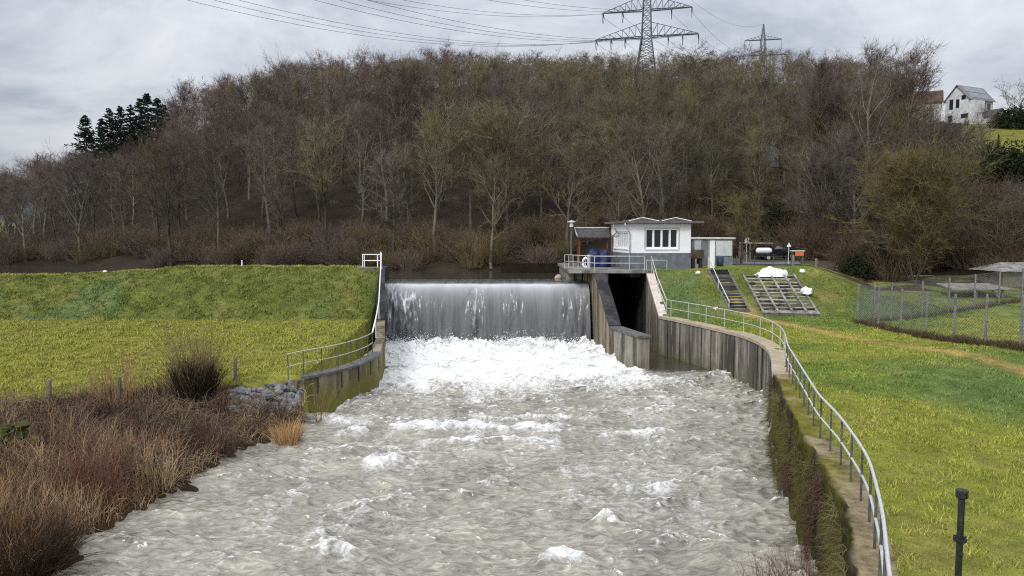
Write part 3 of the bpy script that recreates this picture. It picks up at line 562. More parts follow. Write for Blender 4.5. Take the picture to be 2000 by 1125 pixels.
# ---------------------------------------------------------------- the white building
a8 = R(8); ex = np.array([math.cos(a8), math.sin(a8), 0]); ey = np.array([-math.sin(a8), math.cos(a8), 0]); B0 = np.array([8.8, 55.4, 0]); BW, BD = 4.72, 5.2; z0, z1, z2 = 5.3, 6.5, 8.7
t = thing('building', 'small white flat roofed control building with grey plinth beside the weir', 'building', (*(B0+ex*2.3+ey*2.5)[:2], 5.3))
def bb(name, mat, boxes, parent=None):
    m_ = MB()
    for q in boxes: m_.obox(B0, ex, ey, *q)
    return m_.build(name, mat, parent or t)
bb('plinth', M['plinth'], [(0-.02, BW+.02, -.02, BD, z0-.6, z1)])
wx0, wx1, wz0, wz1 = 1.18, 3.74, 6.82, 8.32; ly0, ly1, lz0, lz1 = .45, 4.3, 6.82, 8.12; th = .3
bb('wall', M['white_wall'], [(0, wx0, 0, th, z1, z2), (wx1, BW, 0, th, z1, z2), (wx0, wx1, 0, th, z1, wz0), (wx0, wx1, 0, th, wz1, z2), (0, th, th, ly0, z1, z2), (0, th, ly1, BD, z1, z2), (0, th, ly0, ly1, z1, lz0), (0, th, ly0, ly1, lz1, z2), (BW-th, BW, th, BD, z1, z2), (th, BW-th, BD-th, BD, z1, z2)])
wn = bb('window', M['glass'], [(wx0, wx1, .20, .24, wz0, wz1)])
fr = [(wx0, wx1, .08, .19, wz0, wz0+.13), (wx0, wx1, .08, .19, wz1-.09, wz1), (wx0, wx0+.1, .08, .19, wz0+.13, wz1-.09), (wx1-.1, wx1, .08, .19, wz0+.13, wz1-.09)]
for i in (1, 2, 3): xx = wx0+(wx1-wx0)*i/4; fr.append((xx-.07, xx+.07, .08, .19, wz0+.13, wz1-.09))
bb('frame', M['white_frame'], fr, wn); bb('sill', M['white_frame'], [(wx0-.08, wx1+.08, -.07, -.002, wz0-.07, wz0-.01)], wn)
bb('surround', M['zinc'], [(wx0-.09, wx1+.09, -.025, -.002, wz1+.02, wz1+.09), (wx0-.09, wx0-.02, -.025, -.002, wz0, wz1+.02), (wx1+.02, wx1+.09, -.025, -.002, wz0, wz1+.02)], wn)
wl = bb('window', M['curtain'], [(.20, .24, ly0, ly1, lz0, lz1)])
fr = [(.07, .19, ly0, ly1, lz0, lz0+.14), (.07, .19, ly0, ly1, lz1-.1, lz1), (.07, .19, ly0, ly0+.16, lz0+.14, lz1-.1), (.07, .19, ly1-.3, ly1, lz0+.14, lz1-.1)]
for i in range(1, 7): yy = ly0+(ly1-ly0)*i/7; fr.append((.10, .19, yy-.05, yy+.05, lz0+.14, lz1-.1))
bb('frame', M['white_frame'], fr, wl); bb('sill', M['white_frame'], [(-.08, -.002, ly0-.1, ly1+.1, lz0-.08, lz0-.01)], wl)
rf = bb('roof', M['roof'], [(-.42, BW+.75, -.5, BD+.4, z2+.002, z2+.16)]); bb('fascia', simple('dark_fascia', (.09, .08, .07), (.16, .145, .13), 5, .7), [(-.45, BW+.78, -.54, -.502, z2+.03, z2+.19), (-.46, -.422, -.5, BD+.4, z2+.03, z2+.19)], rf)
for (sx0, sx1) in ((-.05, 2.3), (2.5, 4.85)):
    m_ = MB(); o_ = lambda x, y, z: B0+ex*x+ey*y+np.array([0, 0, z]); zc = z2+.17; xm = (sx0+sx1)/2; ps = [o_(sx0, .2, zc), o_(sx1, .2, zc), o_(sx1, 3.2, zc), o_(sx0, 3.2, zc)]; r0, r1 = o_(xm, .5, zc+.26), o_(xm, 2.9, zc+.26)
    m_.add(ps+[r0, r1], [(0, 1, 4), (1, 2, 5, 4), (2, 3, 5), (3, 0, 4, 5), (3, 2, 1, 0)]); sk = m_.build('rooflight', M['roof'], rf)
    m_ = MB(); e_ = np.array([0, 0, .03]); m_.tube([ps[0]+e_, r0+e_, ps[1]+e_], .032, 6); m_.build('rooflight_edge', M['white_frame'], rf)
m_ = MB(); dp = lambda x, y, z: B0+ex*x+ey*y+np.array([0, 0, z]); m_.tube([dp(-.5, -.35, 8.72), dp(-.5, -.35, 8.5), dp(-.25, -.2, 8.25), dp(-.06, -.09, 8.0), dp(-.06, -.09, 7.4), dp(-.06, -.09, 5.34)], .05, 8); m_.build('downpipe', M['zinc'], t, smooth=True)
m_ = MB(); m_.tube([dp(-.44, 3.0, 8.75), dp(-.44, 3.0, 8.5), dp(-.1, 3.2, 8.1), dp(-.07, 3.9, 7.9), dp(-.07, 4.5, 7.8), dp(-.07, 4.8, 6)], .05, 8); m_.build('downpipe', M['zinc'], t, smooth=True)

# ---------------------------------------------------------------- shelter, lamp and deck clutter
t = thing('shelter', 'open lean-to shelter with dark sloping roof left of the white building', 'shelter', (7, 61, 5.34))
a, b, c_, d_ = P(1122, 446, 61.4), P(1190, 446, 61.2), P(1192, 463, 59.2), P(1127, 462, 59.2); tk = np.array([0, 0, -.1])
mb = MB(); mb.hexa([a+tk, b+tk, c_+tk, d_+tk], [a, b, c_, d_]); rf = mb.build('roof', M['roof'], t)
mb = MB(); e_ = np.array([0, 0, .05]); mb.tube([d_+e_, a+e_, b+e_], .06, 6); mb.build('edge_trim', M['zinc'], rf)
for px, yy in ((1131.5, 59.6), (1186, 59.7), (1128, 61.2)):
    q = P(px, 500, yy); mb = MB(); mb.box(q[0]-.06, q[0]+.06, q[1]-.06, q[1]+.06, 5.34, (7.6 if yy < 60 else 8.2)); mb.build('post', M['red_wood'], t)
def lump_mesh(p, sx, sy, sz, seed, amp=.25, nu=22, nv=12, flat=2.6):
    th_ = np.linspace(0, 2*math.pi, nu); ph = np.linspace(0, math.pi/2, nv); TH, PH = np.meshgrid(th_, ph)
    ee = 2/flat; cc = lambda v: np.sign(v)*np.abs(v)**ee
    x = cc(np.cos(TH))*cc(np.cos(PH)); y = cc(np.sin(TH))*cc(np.cos(PH)); z = cc(np.sin(PH)); r = 1+amp*(fbm(x*2+seed, y*2+z*2.5, 1.3, 4, seed)-.5)*2
    m_ = MB(); m_.grid(np.stack([p[0]+x*r*sx, p[1]+y*r*sy, p[2]+z*r*sz], -1)); return m_
q = P(1158, 512, 58.6); tag(lump_mesh((q[0], q[1], 5.34), .62, .55, 1.38, 3).build('covered_pile', M['blue'], smooth=True), 'taller pile under a blue tarpaulin beside the red shelter post', 'tarpaulin', 'blue tarpaulins on the deck')
q = P(1180, 512, 58.4); tag(lump_mesh((q[0], q[1], 5.34), .50, .55, 1.30, 7).build('covered_pile', M['blue'], smooth=True), 'pile under a blue tarpaulin against the left wall of the building', 'tarpaulin', 'blue tarpaulins on the deck')
q = P(1144, 512, 56.6); mb = MB(); aa = np.linspace(0, 2*math.pi, 25); mb.tube([(q[0]+.22*math.cos(v), q[1]-.02, 5.74+.36*math.sin(v)) for v in aa], .085, 8)
mb.cyl((q[0], q[1]+.12), .03, 5.34, 6.2, 8); tag(mb.build('lifebuoy', M['white_frame'], smooth=True), 'white oval lifebuoy hanging behind the deck railing', 'lifebuoy')
q = P(1150, 521, 56.0); mb = MB(); mb.cyl((q[0], q[1]), .13, 5.34, 6.28, 12); mb.cyl((q[0], q[1]), .16, 6.28, 6.36, 12); tag(mb.build('bollard', M['zinc']), 'thick pale steel bollard behind the deck railing', 'bollard')
q = P(1116, 480, 60.5); t = thing('lamp_post', 'green lamp post with pale lantern and round cap beside the shelter', 'lamp post', (q[0], q[1], 5.3))
mb = MB(); mb.lathe((q[0], q[1], 5.3), [(.16, 0), (.16, .1), (.10, .2), (.09, 3.2), (0, 3.2)]); mb.build('pole', simple('green_pole', (.03, .04, .035), (.055, .065, .06), 4, .5, .4), t, smooth=True)
mb = MB(); mb.lathe((q[0], q[1], 8.5), [(.0, 0), (.15, 0), (.15, .36), (0, .36)]); mb.build('lantern', M['lampglass'], t)
mb = MB(); mb.lathe((q[0], q[1], 8.87), [(0, 0), (.36, 0), (.34, .04), (.12, .14), (0, .16)]); mb.build('cap', M['zinc'], t)

# ---------------------------------------------------------------- things right of the building
def ebox(name, label, cat, px0, px1, py0, py1, Y, depth, mat, zb=None):
    a = P(px0, py1, Y); b = P(px1, py0, Y); mb = MB(); mb.box(a[0], b[0], Y, Y+depth, a[2] if zb is None else zb, b[2]); return a, b, mb
t = thing('water_trough', 'stained concrete trough raised on dark blocks beside the white building', 'trough', (13.9, 57.6, 5.3))
a, b, mb = ebox('', '', '', 1350, 1376, 488, 505, 57, 1.2, None); mb = MB(); zt = b[2]; zb_ = a[2]
mb.box(a[0], b[0], 57, 57.1, zb_, zt); mb.box(a[0], b[0], 58.1, 58.2, zb_, zt); mb.box(a[0], a[0]+.1, 57.1, 58.1, zb_, zt); mb.box(b[0]-.1, b[0], 57.1, 58.1, zb_, zt); mb.box(a[0]+.1, b[0]-.1, 57.1, 58.1, zb_, zb_+.1); mb.build('basin', M['conc_pier'], t)
for x in (a[0]+.1, b[0]-.32): mb = MB(); mb.box(x, x+.22, 57.15, 58.05, 5.2, zb_-.003); mb.build('foot', M['black'], t)
mb = MB(); mb.cyl(((a[0]+b[0])/2, 57.5), .22, 5.2, 5.62, 12); mb.build('drum', M['zinc'], t)
t = thing('cabinet', 'small white electrical cabinet behind the concrete trough', 'cabinet', (14.4, 58.8, 5.3))
a, b, mb = ebox('', '', '', 1356, 1369, 470, 489, 58.8, .4, None, 5.3); mb.build('body', M['white_frame'], t); mb = MB(); mb.box(a[0]+.04, b[0]-.04, 58.77, 58.797, 6.0, b[2]-.05); mb.build('door', M['white_wall'], t); mb = MB(); mb.box(a[0]-.04, b[0]+.04, 58.74, 59.24, b[2]+.002, b[2]+.06); mb.build('lid', M['zinc'], t)
t = thing('shed', 'low grey shed with pale flat roof right of the white building', 'shed', (15.6, 63, 5.3))
a, b, mb = ebox('', '', '', 1352, 1432, 467, 516, 62, 3, None, 5.25); mb.build('wall', M['grey_panel'], t); mb = MB(); mb.box(a[0]-.15, b[0]+.15, 61.85, 65.2, b[2]+.003, b[2]+.14); mb.build('roof', M['pale_panel'], t)
q0, q1 = P(1398, 500, 61.9), P(1430, 470, 61.9); mb = MB(); mb.box(q0[0], q1[0], 61.93, 61.99, 6.1, q1[2]); mb.build('panel', M['pale_panel'], t)
t = thing('pillar', 'tall white square pillar standing at the head of the stairs', 'pillar', (15.5, 57, 5.3))
a, b, mb = ebox('', '', '', 1386, 1396.5, 470, 522, 57.2, .4, None, 5.25); mb.build('shaft', M['white_frame'], t); mb = MB(); mb.box(a[0]-.03, b[0]+.03, 57.17, 57.63, b[2]+.002, b[2]+.05); mb.build('cap', M['zinc'], t)
q = P(1406, 515, 60.5); mb = MB(); mb.lathe((q[0], q[1], 5.3), [(0, 0), (.26, 0), (.30, .4), (.30, .75), (.26, .85), (0, .86)]); tag(mb.build('barrel', simple('blue_barrel', (.03, .05, .10), (.05, .08, .15), 4, .5), smooth=True), 'dull blue barrel before the pale panel of the shed', 'barrel')
# road across the yard, parked things
mb = MB(); mb.add([(18.5, 62.5, 5.33), (24.4, 62.5, 5.33), (26.2, 68, 5.33), (21, 68, 5.33)], [(0, 1, 2, 3)]); mb.v[-1][:, 2] = 5.36; tag(mb.build('road', M['asphalt']), kind='structure')
def wheel(mb_t, mb_r, c, r, w):
    mb_t.tube([(c[0], c[1]-w/2, c[2]), (c[0], c[1]+w/2, c[2])], r, 16); mb_r.tube([(c[0], c[1]-w/2-.012, c[2]), (c[0], c[1]+w/2+.012, c[2])], r*.6, 12)
# carport
t = thing('carport', 'low open carport with pale sheet roof behind the white trailer', 'carport', (24.5, 75, 5.3)); a = P(1464, 479, 75); b = P(1511, 474, 75)
mb = MB(); mb.box(a[0], b[0], 75, 78.5, b[2]-.12, b[2]); mb.build('roof', M['tin'], t)
for x in (a[0]+.1, b[0]-.1):
    for y in (75.1, 78.3): mb = MB(); mb.box(x-.06, x+.06, y-.06, y+.06, 5.2, b[2]-.122); mb.build('post', M['wood'], t)
mb = MB(); mb.box(a[0], b[0], 78.5, 78.6, 5.3, b[2]-.13); mb.build('rear_wall', M['wood'], t)
# white tank trailer
q = P(1495, 492, 71); t = thing('trailer', 'white rounded tank trailer on black wheels in the yard', 'trailer', (q[0], 71.5, 5.36))
mb = MB(); ln = .78; mb.tube([(q[0]+x, 71.4, 6.3) for x in (-ln, -ln+.03, -ln+.12, -ln+.25, ln-.3, ln-.15, ln-.05, ln)], [.05, .18, .26, .29, .29, .25, .15, .03], 14); mb.build('tank', M['white_frame'], t, smooth=True)
mb = MB(); mb.box(q[0]-.9, q[0]+1.1, 71.15, 71.65, 5.86, 5.95); mb.build('chassis', M['black'], t)
for y in (71.05, 71.75): m1, m2 = MB(), MB(); wheel(m1, m2, (q[0]+.3, y, 5.64), .29, .16); o_ = m1.build('wheel', M['rubber'], t); m2.build('rim', M['zinc'], o_)
# dark car, seen from its side
q = P(1524, 497, 74); t = thing('parked_car', 'dark hatchback parked beside the white trailer', 'car', (q[0], 74.8, 5.36)); X0, Y0, Zc = q[0]-1.9, 74.0, 5.36
side = [(0, .35), (0, .75), (.25, .95), (1.0, 1.0), (1.55, 1.42), (2.9, 1.46), (3.5, 1.05), (3.8, .95), (3.85, .4)]; n_ = len(side)
v = [(X0+x, Y0+(0 if z < 1.1 else .14), Zc+z) for x, z in side]+[(X0+x, Y0+1.65-(0 if z < 1.1 else .14), Zc+z) for x, z in side]
mb = MB(); mb.add(v, [tuple(range(n_))[::-1], tuple(range(n_, 2*n_))]+[(i, (i+1) % n_, (i+1) % n_+n_, i+n_) for i in range(n_)]); mb.build('body', M['dark_paint'], t)
for pts in ([(1.3, 1.04), (1.62, 1.36), (2.2, 1.38), (2.2, 1.04)], [(2.27, 1.04), (2.27, 1.38), (2.85, 1.39), (3.3, 1.06)]):
    mb = MB(); mb.add([(X0+x, Y0-.012+(z-1.0)*.36, Zc+z) for x, z in pts], [(0, 1, 2, 3)]); mb.add([(X0+x, Y0+.01+(z-1.0)*.36, Zc+z) for x, z in pts], [(3, 2, 1, 0)]); mb.build('window', M['solar'], t)
for x in (.75, 3.05):
    for y in (.03, 1.62): m1, m2 = MB(), MB(); wheel(m1, m2, (X0+x, Y0+y, Zc+.31), .31, .18); o_ = m1.build('wheel', M['rubber'], t); m2.build('rim', M['zinc'], o_)
mb = MB(); mb.box(X0-.015, X0+.06, Y0+.15, Y0+.42, Zc+.62, Zc+.76); mb.build('headlight', M['lampglass'], t)
# notice signs
def sign(px, py0, py1, pyb, w, Y, label, plate=M['white_frame'], tri=False):
    a = P(px, py0, Y); b = P(px, py1, Y); t = thing('sign', label, 'sign', (a[0], Y, 5.3)); mb = MB(); mb.cyl((a[0], Y+.04), .04, 5.2, a[2], 8); mb.build('pole', M['galv'], t); mb = MB()
    if tri: mb.add([(a[0]-w/2, Y-.02, b[2]), (a[0]+w/2, Y-.02, b[2]), (a[0], Y-.02, a[2]), (a[0]-w/2, Y-.002, b[2]), (a[0]+w/2, Y-.002, b[2]), (a[0], Y-.002, a[2])], [(0, 1, 2), (5, 4, 3), (0, 3, 4, 1), (1, 4, 5, 2), (2, 5, 3, 0)])
    else: mb.box(a[0]-w/2, a[0]+w/2, Y-.02, Y-.002, b[2], a[2])
    mb.build('plate', plate, t)
sign(1459, 464, 474, 515, .40, 66, 'pale round-topped notice sign on a post beside the olive tree', M['lampglass'])
sign(1541, 474, 482, 515, .40, 64, 'triangular pale sign on a thin pole before the orange barrier', M['white_frame'], True)
# orange and white barrier
t = thing('barrier', 'orange and white barrier board on dark posts at the yard edge', 'barrier', (22.5, 60, 5.3)); a = P(1546, 500, 60); b = P(1570, 491, 60); m = (a[0]*.55+b[0]*.45)
mb = MB(); mb.box(a[0]+.3, b[0], 60, 60.06, a[2], b[2]); mb.build('orange_board', M['orange'], t); mb = MB(); mb.box(a[0], b[0]+.1, 59.97, 60.4, b[2]+.003, b[2]+.08); mb.build('top_board', M['pale_panel'], t)
for x in (a[0]+.1, b[0]-.05): mb = MB(); mb.box(x-.07, x+.07, 60.07, 60.21, 5.2, b[2]); mb.build('post', M['post'], t)
for i, (px, lab) in enumerate(((1549, 'short dark timber post left of the orange barrier'), (1594, 'dark timber post furthest right at the crest of the mound'))):
    q = P(px, 520, 58.6); mb = MB(); mb.tube([(q[0], q[1], 5.1), (q[0], q[1], 6.2-.25*i), (q[0], q[1], 6.24-.25*i)], [.11, .105, .07], 8); tag(mb.build('timber_post', M['wood']), lab, 'post')
# low wire fence of the yard
t = thing('yard_fence', 'low wire fence with thin posts along the road edge of the yard', 'fence', (22, 60.8, 5.3))
for px in (1438, 1474, 1511, 1535, 1572): q = P(px, 515, 60.8); mb = MB(); mb.cyl((q[0], 60.8), .035, 5.2, 6.15, 6); mb.build('post', M['post'], t)
mb = MB()
for z in (5.75, 6.1): mb.tube([P(1438, 515, 60.8)*[1, 1, 0]+[0, 0, z], P(1572, 515, 60.8)*[1, 1, 0]+[0, 0, z]], .012, 5)
mb.build('wires', M['post'], t)

# ---------------------------------------------------------------- stairs, timber grid, white heaps on the slope
t = thing('staircase', 'dark narrow flight of steps climbing the grassy bank to the white pillar', 'stairs', (15.2, 51, 2.5))
A0, A1_ = S(1430, 613), S(1461, 611); T0, T1 = S(1385, 530), S(1419, 530); ns = 15
for i in range(ns):
    f0, f1 = i/ns, (i+1)/ns; l0, r0_ = A0+(T0-A0)*f0, A1_+(T1-A1_)*f0; l1, r1_ = A0+(T0-A0)*f1, A1_+(T1-A1_)*f1; zt = l1[2]+.14
    mb = MB(); mb.hexa([(l0[0], l0[1], l0[2]-.3), (r0_[0], r0_[1], l0[2]-.3), (r1_[0], r1_[1], l0[2]-.3), (l1[0], l1[1], l0[2]-.3)], [(l0[0], l0[1], zt), (r0_[0], r0_[1], zt), (r1_[0], r1_[1], zt), (l1[0], l1[1], zt)]); mb.build('step', M['slab'] if i % 3 == 0 else M['conc_dark'], t)
for aa, bb_, sg in ((A0, T0, -1), (A1_, T1, 1)):
    mb = MB(); w_ = np.array([.07*sg, 0, 0]); dn = np.array([0, 0, -.3]); upv = np.array([0, 0, .19])
    e0, e1 = aa+np.array([.075*sg, 0, 0]), bb_+np.array([.075*sg, 0, 0]); mb.hexa([e0-w_+dn, e0+w_+dn, e1+w_+dn, e1-w_+dn], [e0-w_+upv, e0+w_+upv, e1+w_+upv, e1-w_+upv]); mb.build('stringer', M['slab'], t)
hb = np.array([S(1426, 606), S(1404, 568), S(1384, 529)]); hb[:, 0] -= .05
railing('handrail', 'single straight silver handrail on the left of the dark steps', hb+up*np.array([.55, .8, 1.0])[:, None], hb, [.1, np.linalg.norm(hb[1]-hb[0]), np.linalg.norm(hb[1]-hb[0])+np.linalg.norm(hb[2]-hb[1])-.05], M['galv'], M['galv'], mid=0, r=.035)
t = thing('timber_grid', 'weathered lattice of grey planks and rails lying on the grassy slope', 'timber grid', (18.5, 51, 2.5)); nrm = np.array([0, -SLOPE_K, 1]); nrm /= np.linalg.norm(nrm)
TL, TR, BL, BR = S(1450, 541), S(1549, 541), S(1488, 613), S(1594, 615)
def gp(u_, v_, h_=0): return (TL*(1-u_)+TR*u_)*(1-v_)+(BL*(1-u_)+BR*u_)*v_+nrm*h_
def gbar(u0, v0, u1, v1, wd, h0, h1_, along):
    a_, b_ = gp(u0, v0), gp(u1, v1); d_ = (b_-a_)/np.linalg.norm(b_-a_); s_ = np.cross(nrm, d_)*wd/2; m_ = MB(); m_.hexa([a_-s_+nrm*h0, a_+s_+nrm*h0, b_+s_+nrm*h0, b_-s_+nrm*h0], [a_-s_+nrm*h1_, a_+s_+nrm*h1_, b_+s_+nrm*h1_, b_-s_+nrm*h1_]); return m_
mb = MB(); mb.hexa([gp(0, 0, -.1), gp(0, 1, -.1), gp(1, 1, -.1), gp(1, 0, -.1)], [gp(0, 0, .12), gp(0, 1, .12), gp(1, 1, .12), gp(1, 0, .12)]); mb.build('bed', simple('black_bed', (.012, .011, .009), (.04, .035, .025), 3, .95, .1), t)  # black sheet seen in the gaps between the slats
for i in range(11): v_ = .02+.96*i/10; j = .012*math.sin(i*5.1); gbar(-.01, v_+j, 1.01, v_-j, .17 if i % 3 else .12, .125, .20, 0).build('slat', M['plank'], t)
for i, u_ in enumerate((0, .27, .54, .80, 1)): gbar(u_, -.02, u_+.01, 1.02, .13, .203, .29, 1).build('rail', M['plank'], t)
gbar(-.02, 1.04, 1.03, 1.04, .2, .0, .30, 0).build('bottom_beam', M['plank'], t)
def heap(px, py, sx, sy, sz, seed, lab, grp=None):
    q = S(px, py, .0); q[2] = max(Hs(q[0], q[1]), q[2]-.03)-.04
    tag(lump_mesh(q, sx, sy, sz, seed, .45, 20, 10, 2.0).build('white_heap', M['white_cloth'], smooth=True), lab, 'white heap', grp)
heap(1505, 541, .95, .5, .62, 4, 'largest white crumpled heap at the top edge of the plank lattice', 'white heaps on the slope'); heap(1524, 541, .55, .4, .5, 9, 'white crumpled heap at the right of the largest one on the lattice', 'white heaps on the slope'); heap(1487, 541, .55, .35, .3, 12, 'low white heap left of the largest one at the lattice top', 'white heaps on the slope')
heap(1575, 577, .32, .7, .42, 5, 'tall thin white heap at the right edge of the plank lattice', 'white heaps on the slope'); heap(1363, 534, .22, .2, .16, 6, 'small white scrap on the grass below the white building', 'white scraps on the grass'); heap(1398, 606, .2, .18, .14, 2, 'small white scrap at the foot of the bank near the railing', 'white scraps on the grass'); heap(1567, 531, .2, .2, .2, 8, 'small white scrap on the crest right of the largest heap', 'white scraps on the grass')

# ---------------------------------------------------------------- fences on the right
t = thing('chain_link_fence', 'tall chain link fence enclosing the plot on the right', 'fence', (21.5, 45, 2.5))
fr_px = [(1675, 632, 557), (1743, 640, 562), (1785, 650, 566), (1832, 657, 569), (1882, 672, 574), (1930, 683, 580), (1992, 700, 588)]
bk_px = [(1705, 629, 560), (1733, 627, 557), (1796, 622, 558), (1852, 614, 561), (1907, 611, 561), (1962, 609, 561), (2020, 607, 561)]
fA = G(1675, 632, 2.5); fB = G(1992, 700, 2.5); bB = G(1907, 611, 2.5)
front = [fA]+[(lambda d: fA+(fB-fA)*d)(np.clip(i/6, 0, 1)) for i in range(1, 7)]+[fB+(fB-fA)*i/6 for i in (1, 2)]
u_ = (bB-fA)/np.linalg.norm(bB-fA); back = [fA+u_*d for d in (1.5, 3.2, 6.4, 9.3, 12.3, 15.3, 18.3)]; FH = 2.25
def gz(p): return Hs(p[0], p[1])
for p in front+back:
    mb = MB(); z = gz(p); mb.box(p[0]-.042, p[0]+.042, p[1]-.042, p[1]+.042, z-.1, z+FH+.12); mb.tube([(p[0], p[1], z+FH+.121), (p[0], p[1], z+FH+.17)], [.05, .02], 6); mb.build('post', M['fencepost'], t)
def mesh_panel(a, b):
    L = np.linalg.norm((b-a)[:2]); d = (b-a)/L; d[2] = 0; sp = .16; m_ = MB(); p0 = []; p1 = []
    n_ = int((L+FH)/sp)
    for s_ in (1, -1):
        for i in range(n_+1):
            x0_ = i*sp-FH if s_ > 0 else i*sp; x1_ = x0_+s_*FH; za, zb_ = 0, FH
            q = [(x0_, 0.), (x1_, FH)]
            (xa, ya), (xb, yb) = q; f = lambda x: ya+(yb-ya)*(x-xa)/(xb-xa); lo_, hi_ = max(0, min(xa, xb)), min(L, max(xa, xb))
            if hi_-lo_ < .02: continue
            p0.append((lo_, f(lo_))); p1.append((hi_, f(hi_)))
    za, zb_ = gz(a), gz(b); W = lambda q: np.array([[a[0]+d[0]*x, a[1]+d[1]*x, za+(zb_-za)*x/L+.03+h] for x, h in q]); m_.segs(W(p0), W(p1), .0062, .0062, 3)
    m_.tube(W([(0, FH), (L, FH)]), .012, 5); m_.tube(W([(0, .02), (L, .02)]), .01, 5); m_.build('wire_mesh', M['wire'], t)
mesh_panel(fA, front[-1]); mesh_panel(fA, back[-1])
# sheds beyond the fence
t = thing('open_shed', 'open sided shed with flat pale sheet roof behind the chain link fence', 'shed', (35, 56, 3.2)); a, b = P(1846, 562, 55.5), P(1967, 562, 55.5)
mb = MB(); v0 = np.array([a[0], 54.6, a[2]]); v1 = np.array([b[0], 54.6, a[2]]); v2 = np.array([b[0]-.3, 57.4, a[2]+.22]); v3 = np.array([a[0]+.4, 57.4, a[2]+.22]); e_ = np.array([0, 0, -.09]); mb.hexa([v0+e_, v1+e_, v2+e_, v3+e_], [v0, v1, v2, v3]); mb.build('roof', M['tin'], t)
for px in (1852, 1905, 1957):
    for yy in (54.9, 57.1): q = P(px, 600, yy); mb = MB(); zt = a[2]-.1+(.19 if yy > 56 else .02); mb.box(q[0]-.07, q[0]+.07, yy-.07, yy+.07, Hs(q[0], yy)-.1, zt); mb.build('post', M['wood'], t)
mb = MB(); mb.tube([P(1938, 566, 54.8), P(1958, 590, 54.7)], .06, 6); mb.build('brace', M['wood'], t)
for zz in (3.4, 4.0): mb = MB(); q0, q1 = P(1957, 590, 54.9), P(2010, 590, 54.9); mb.box(q0[0], q1[0], 54.88, 54.96, zz, zz+.1); mb.build('rail', M['wood'], t)
t = thing('garden_shed', 'garden shed with pale mossy pitched roof at the right edge', 'shed', (42, 60, 4)); a, b = P(1948, 530, 60), P(2030, 530, 60); ztp = P(1985, 514, 60)[2]
mb = MB(); mb.add([(a[0], 59.5, a[2]), (b[0], 59.5, a[2]), (b[0], 61.8, ztp), (a[0]+1.4, 61.8, ztp), (b[0], 64, a[2]), (a[0], 64, a[2])], [(0, 1, 2, 3), (3, 2, 4, 5), (0, 3, 5), (5, 4, 1, 0)]); mb.build('roof', M['tin'], t)
mb = MB(); mb.box(a[0]+.5, b[0]-.2, 60, 63.5, Hs(42, 60)-.3, a[2]-.02); mb.build('wall', M['wood'], t)

# ---------------------------------------------------------------- standpipe, left fence posts, old wall
q = G(1868, 1200, 2.5); zt = P(1870, 957, q[1])[2]; z0_ = Hs(q[0], q[1])-.1; t = thing('standpipe', 'black metal standpipe with capped top on the right lawn nearest the camera', 'standpipe', (q[0], q[1], z0_))
mb = MB(); mb.lathe((q[0], q[1], z0_), [(.045, 0), (.045, zt-z0_-.05), (0, zt-z0_-.05)], 18); mb.build('pipe', M['black'], t, smooth=False)
hm = zt-z0_-.72
mb = MB(); mb.lathe((q[0], q[1], z0_+hm), [(.046, -.04), (.058, -.04), (.058, -.012), (.09, -.01), (.09, .012), (.058, .014), (.058, .05), (.046, .05)], 18); mb.build('flange', M['black'], t)
mb = MB(); mb.lathe((q[0], q[1], zt-.085), [(.046, -.03), (.072, -.03), (.085, -.015), (.085, .03), (.072, .034), (.072, .05), (.085, .054), (.085, .085), (.03, .09), (0, .09)], 8); cp = mb.build('cap', M['black'], t)
mb = MB()
for i in range(6): v_ = i*math.pi/3; mb.cyl((q[0]+.08*math.cos(v_), q[1]+.08*math.sin(v_)), .014, z0_+hm-.03, z0_+hm+.035, 6)
mb.build('bolt', M['black'], t)
for px, pb, pt, w_, lab in ((97, 782, 737, .085, 'short weathered fence post nearest the left edge of the meadow'), (233, 772, 722, .085, 'weathered fence post among the pale stems of the meadow bush'), (355, 765, 703, .11, 'thick dark fence post rising from the round dark willow shrub'), (460, 747, 698, .075, 'slim weathered fence post nearest the left railing')):
    q = G(px, pb, 1.6); z = Hs(q[0], q[1]); h_ = (pb-pt)/F*q[1]; mb = MB(); mb.tube([(q[0], q[1], z-.3), (q[0], q[1], z+h_*.6), (q[0]+.01, q[1], z+h_), (q[0]+.015, q[1], z+h_+.015)], [w_, w_, w_*.95, w_*.7], 8); tag(mb.build('fence_post', M['wood']), lab, 'fence post', 'old fence posts along the meadow edge')
def stone(seed):
    r_ = np.random.default_rng(seed); nu, nv = 9, 6; th_ = np.linspace(0, 2*math.pi, nu+1)[:-1]; ph = np.linspace(0, math.pi, nv); v = []
    nrm_ = r_.normal(size=(15, 3)); nrm_ /= np.linalg.norm(nrm_, axis=1)[:, None]; dd_ = r_.uniform(.5, .78, 15)
    for p in ph:
        for q_ in th_:
            d = np.array([math.sin(p)*math.cos(q_), math.sin(p)*math.sin(q_), math.cos(p)]); k_ = np.min(np.where(nrm_@d > .15, dd_/np.maximum(nrm_@d, .15), 1.0)); v.append(d*min(k_, 1))
    i = np.arange(nu); j = (i+1) % nu; m_ = MB(); m_.add(v, (np.stack([i, i+nu, j+nu, j], 1)[None]+(np.arange(nv-1)*nu)[:, None, None]).reshape(-1, 4)); return m_
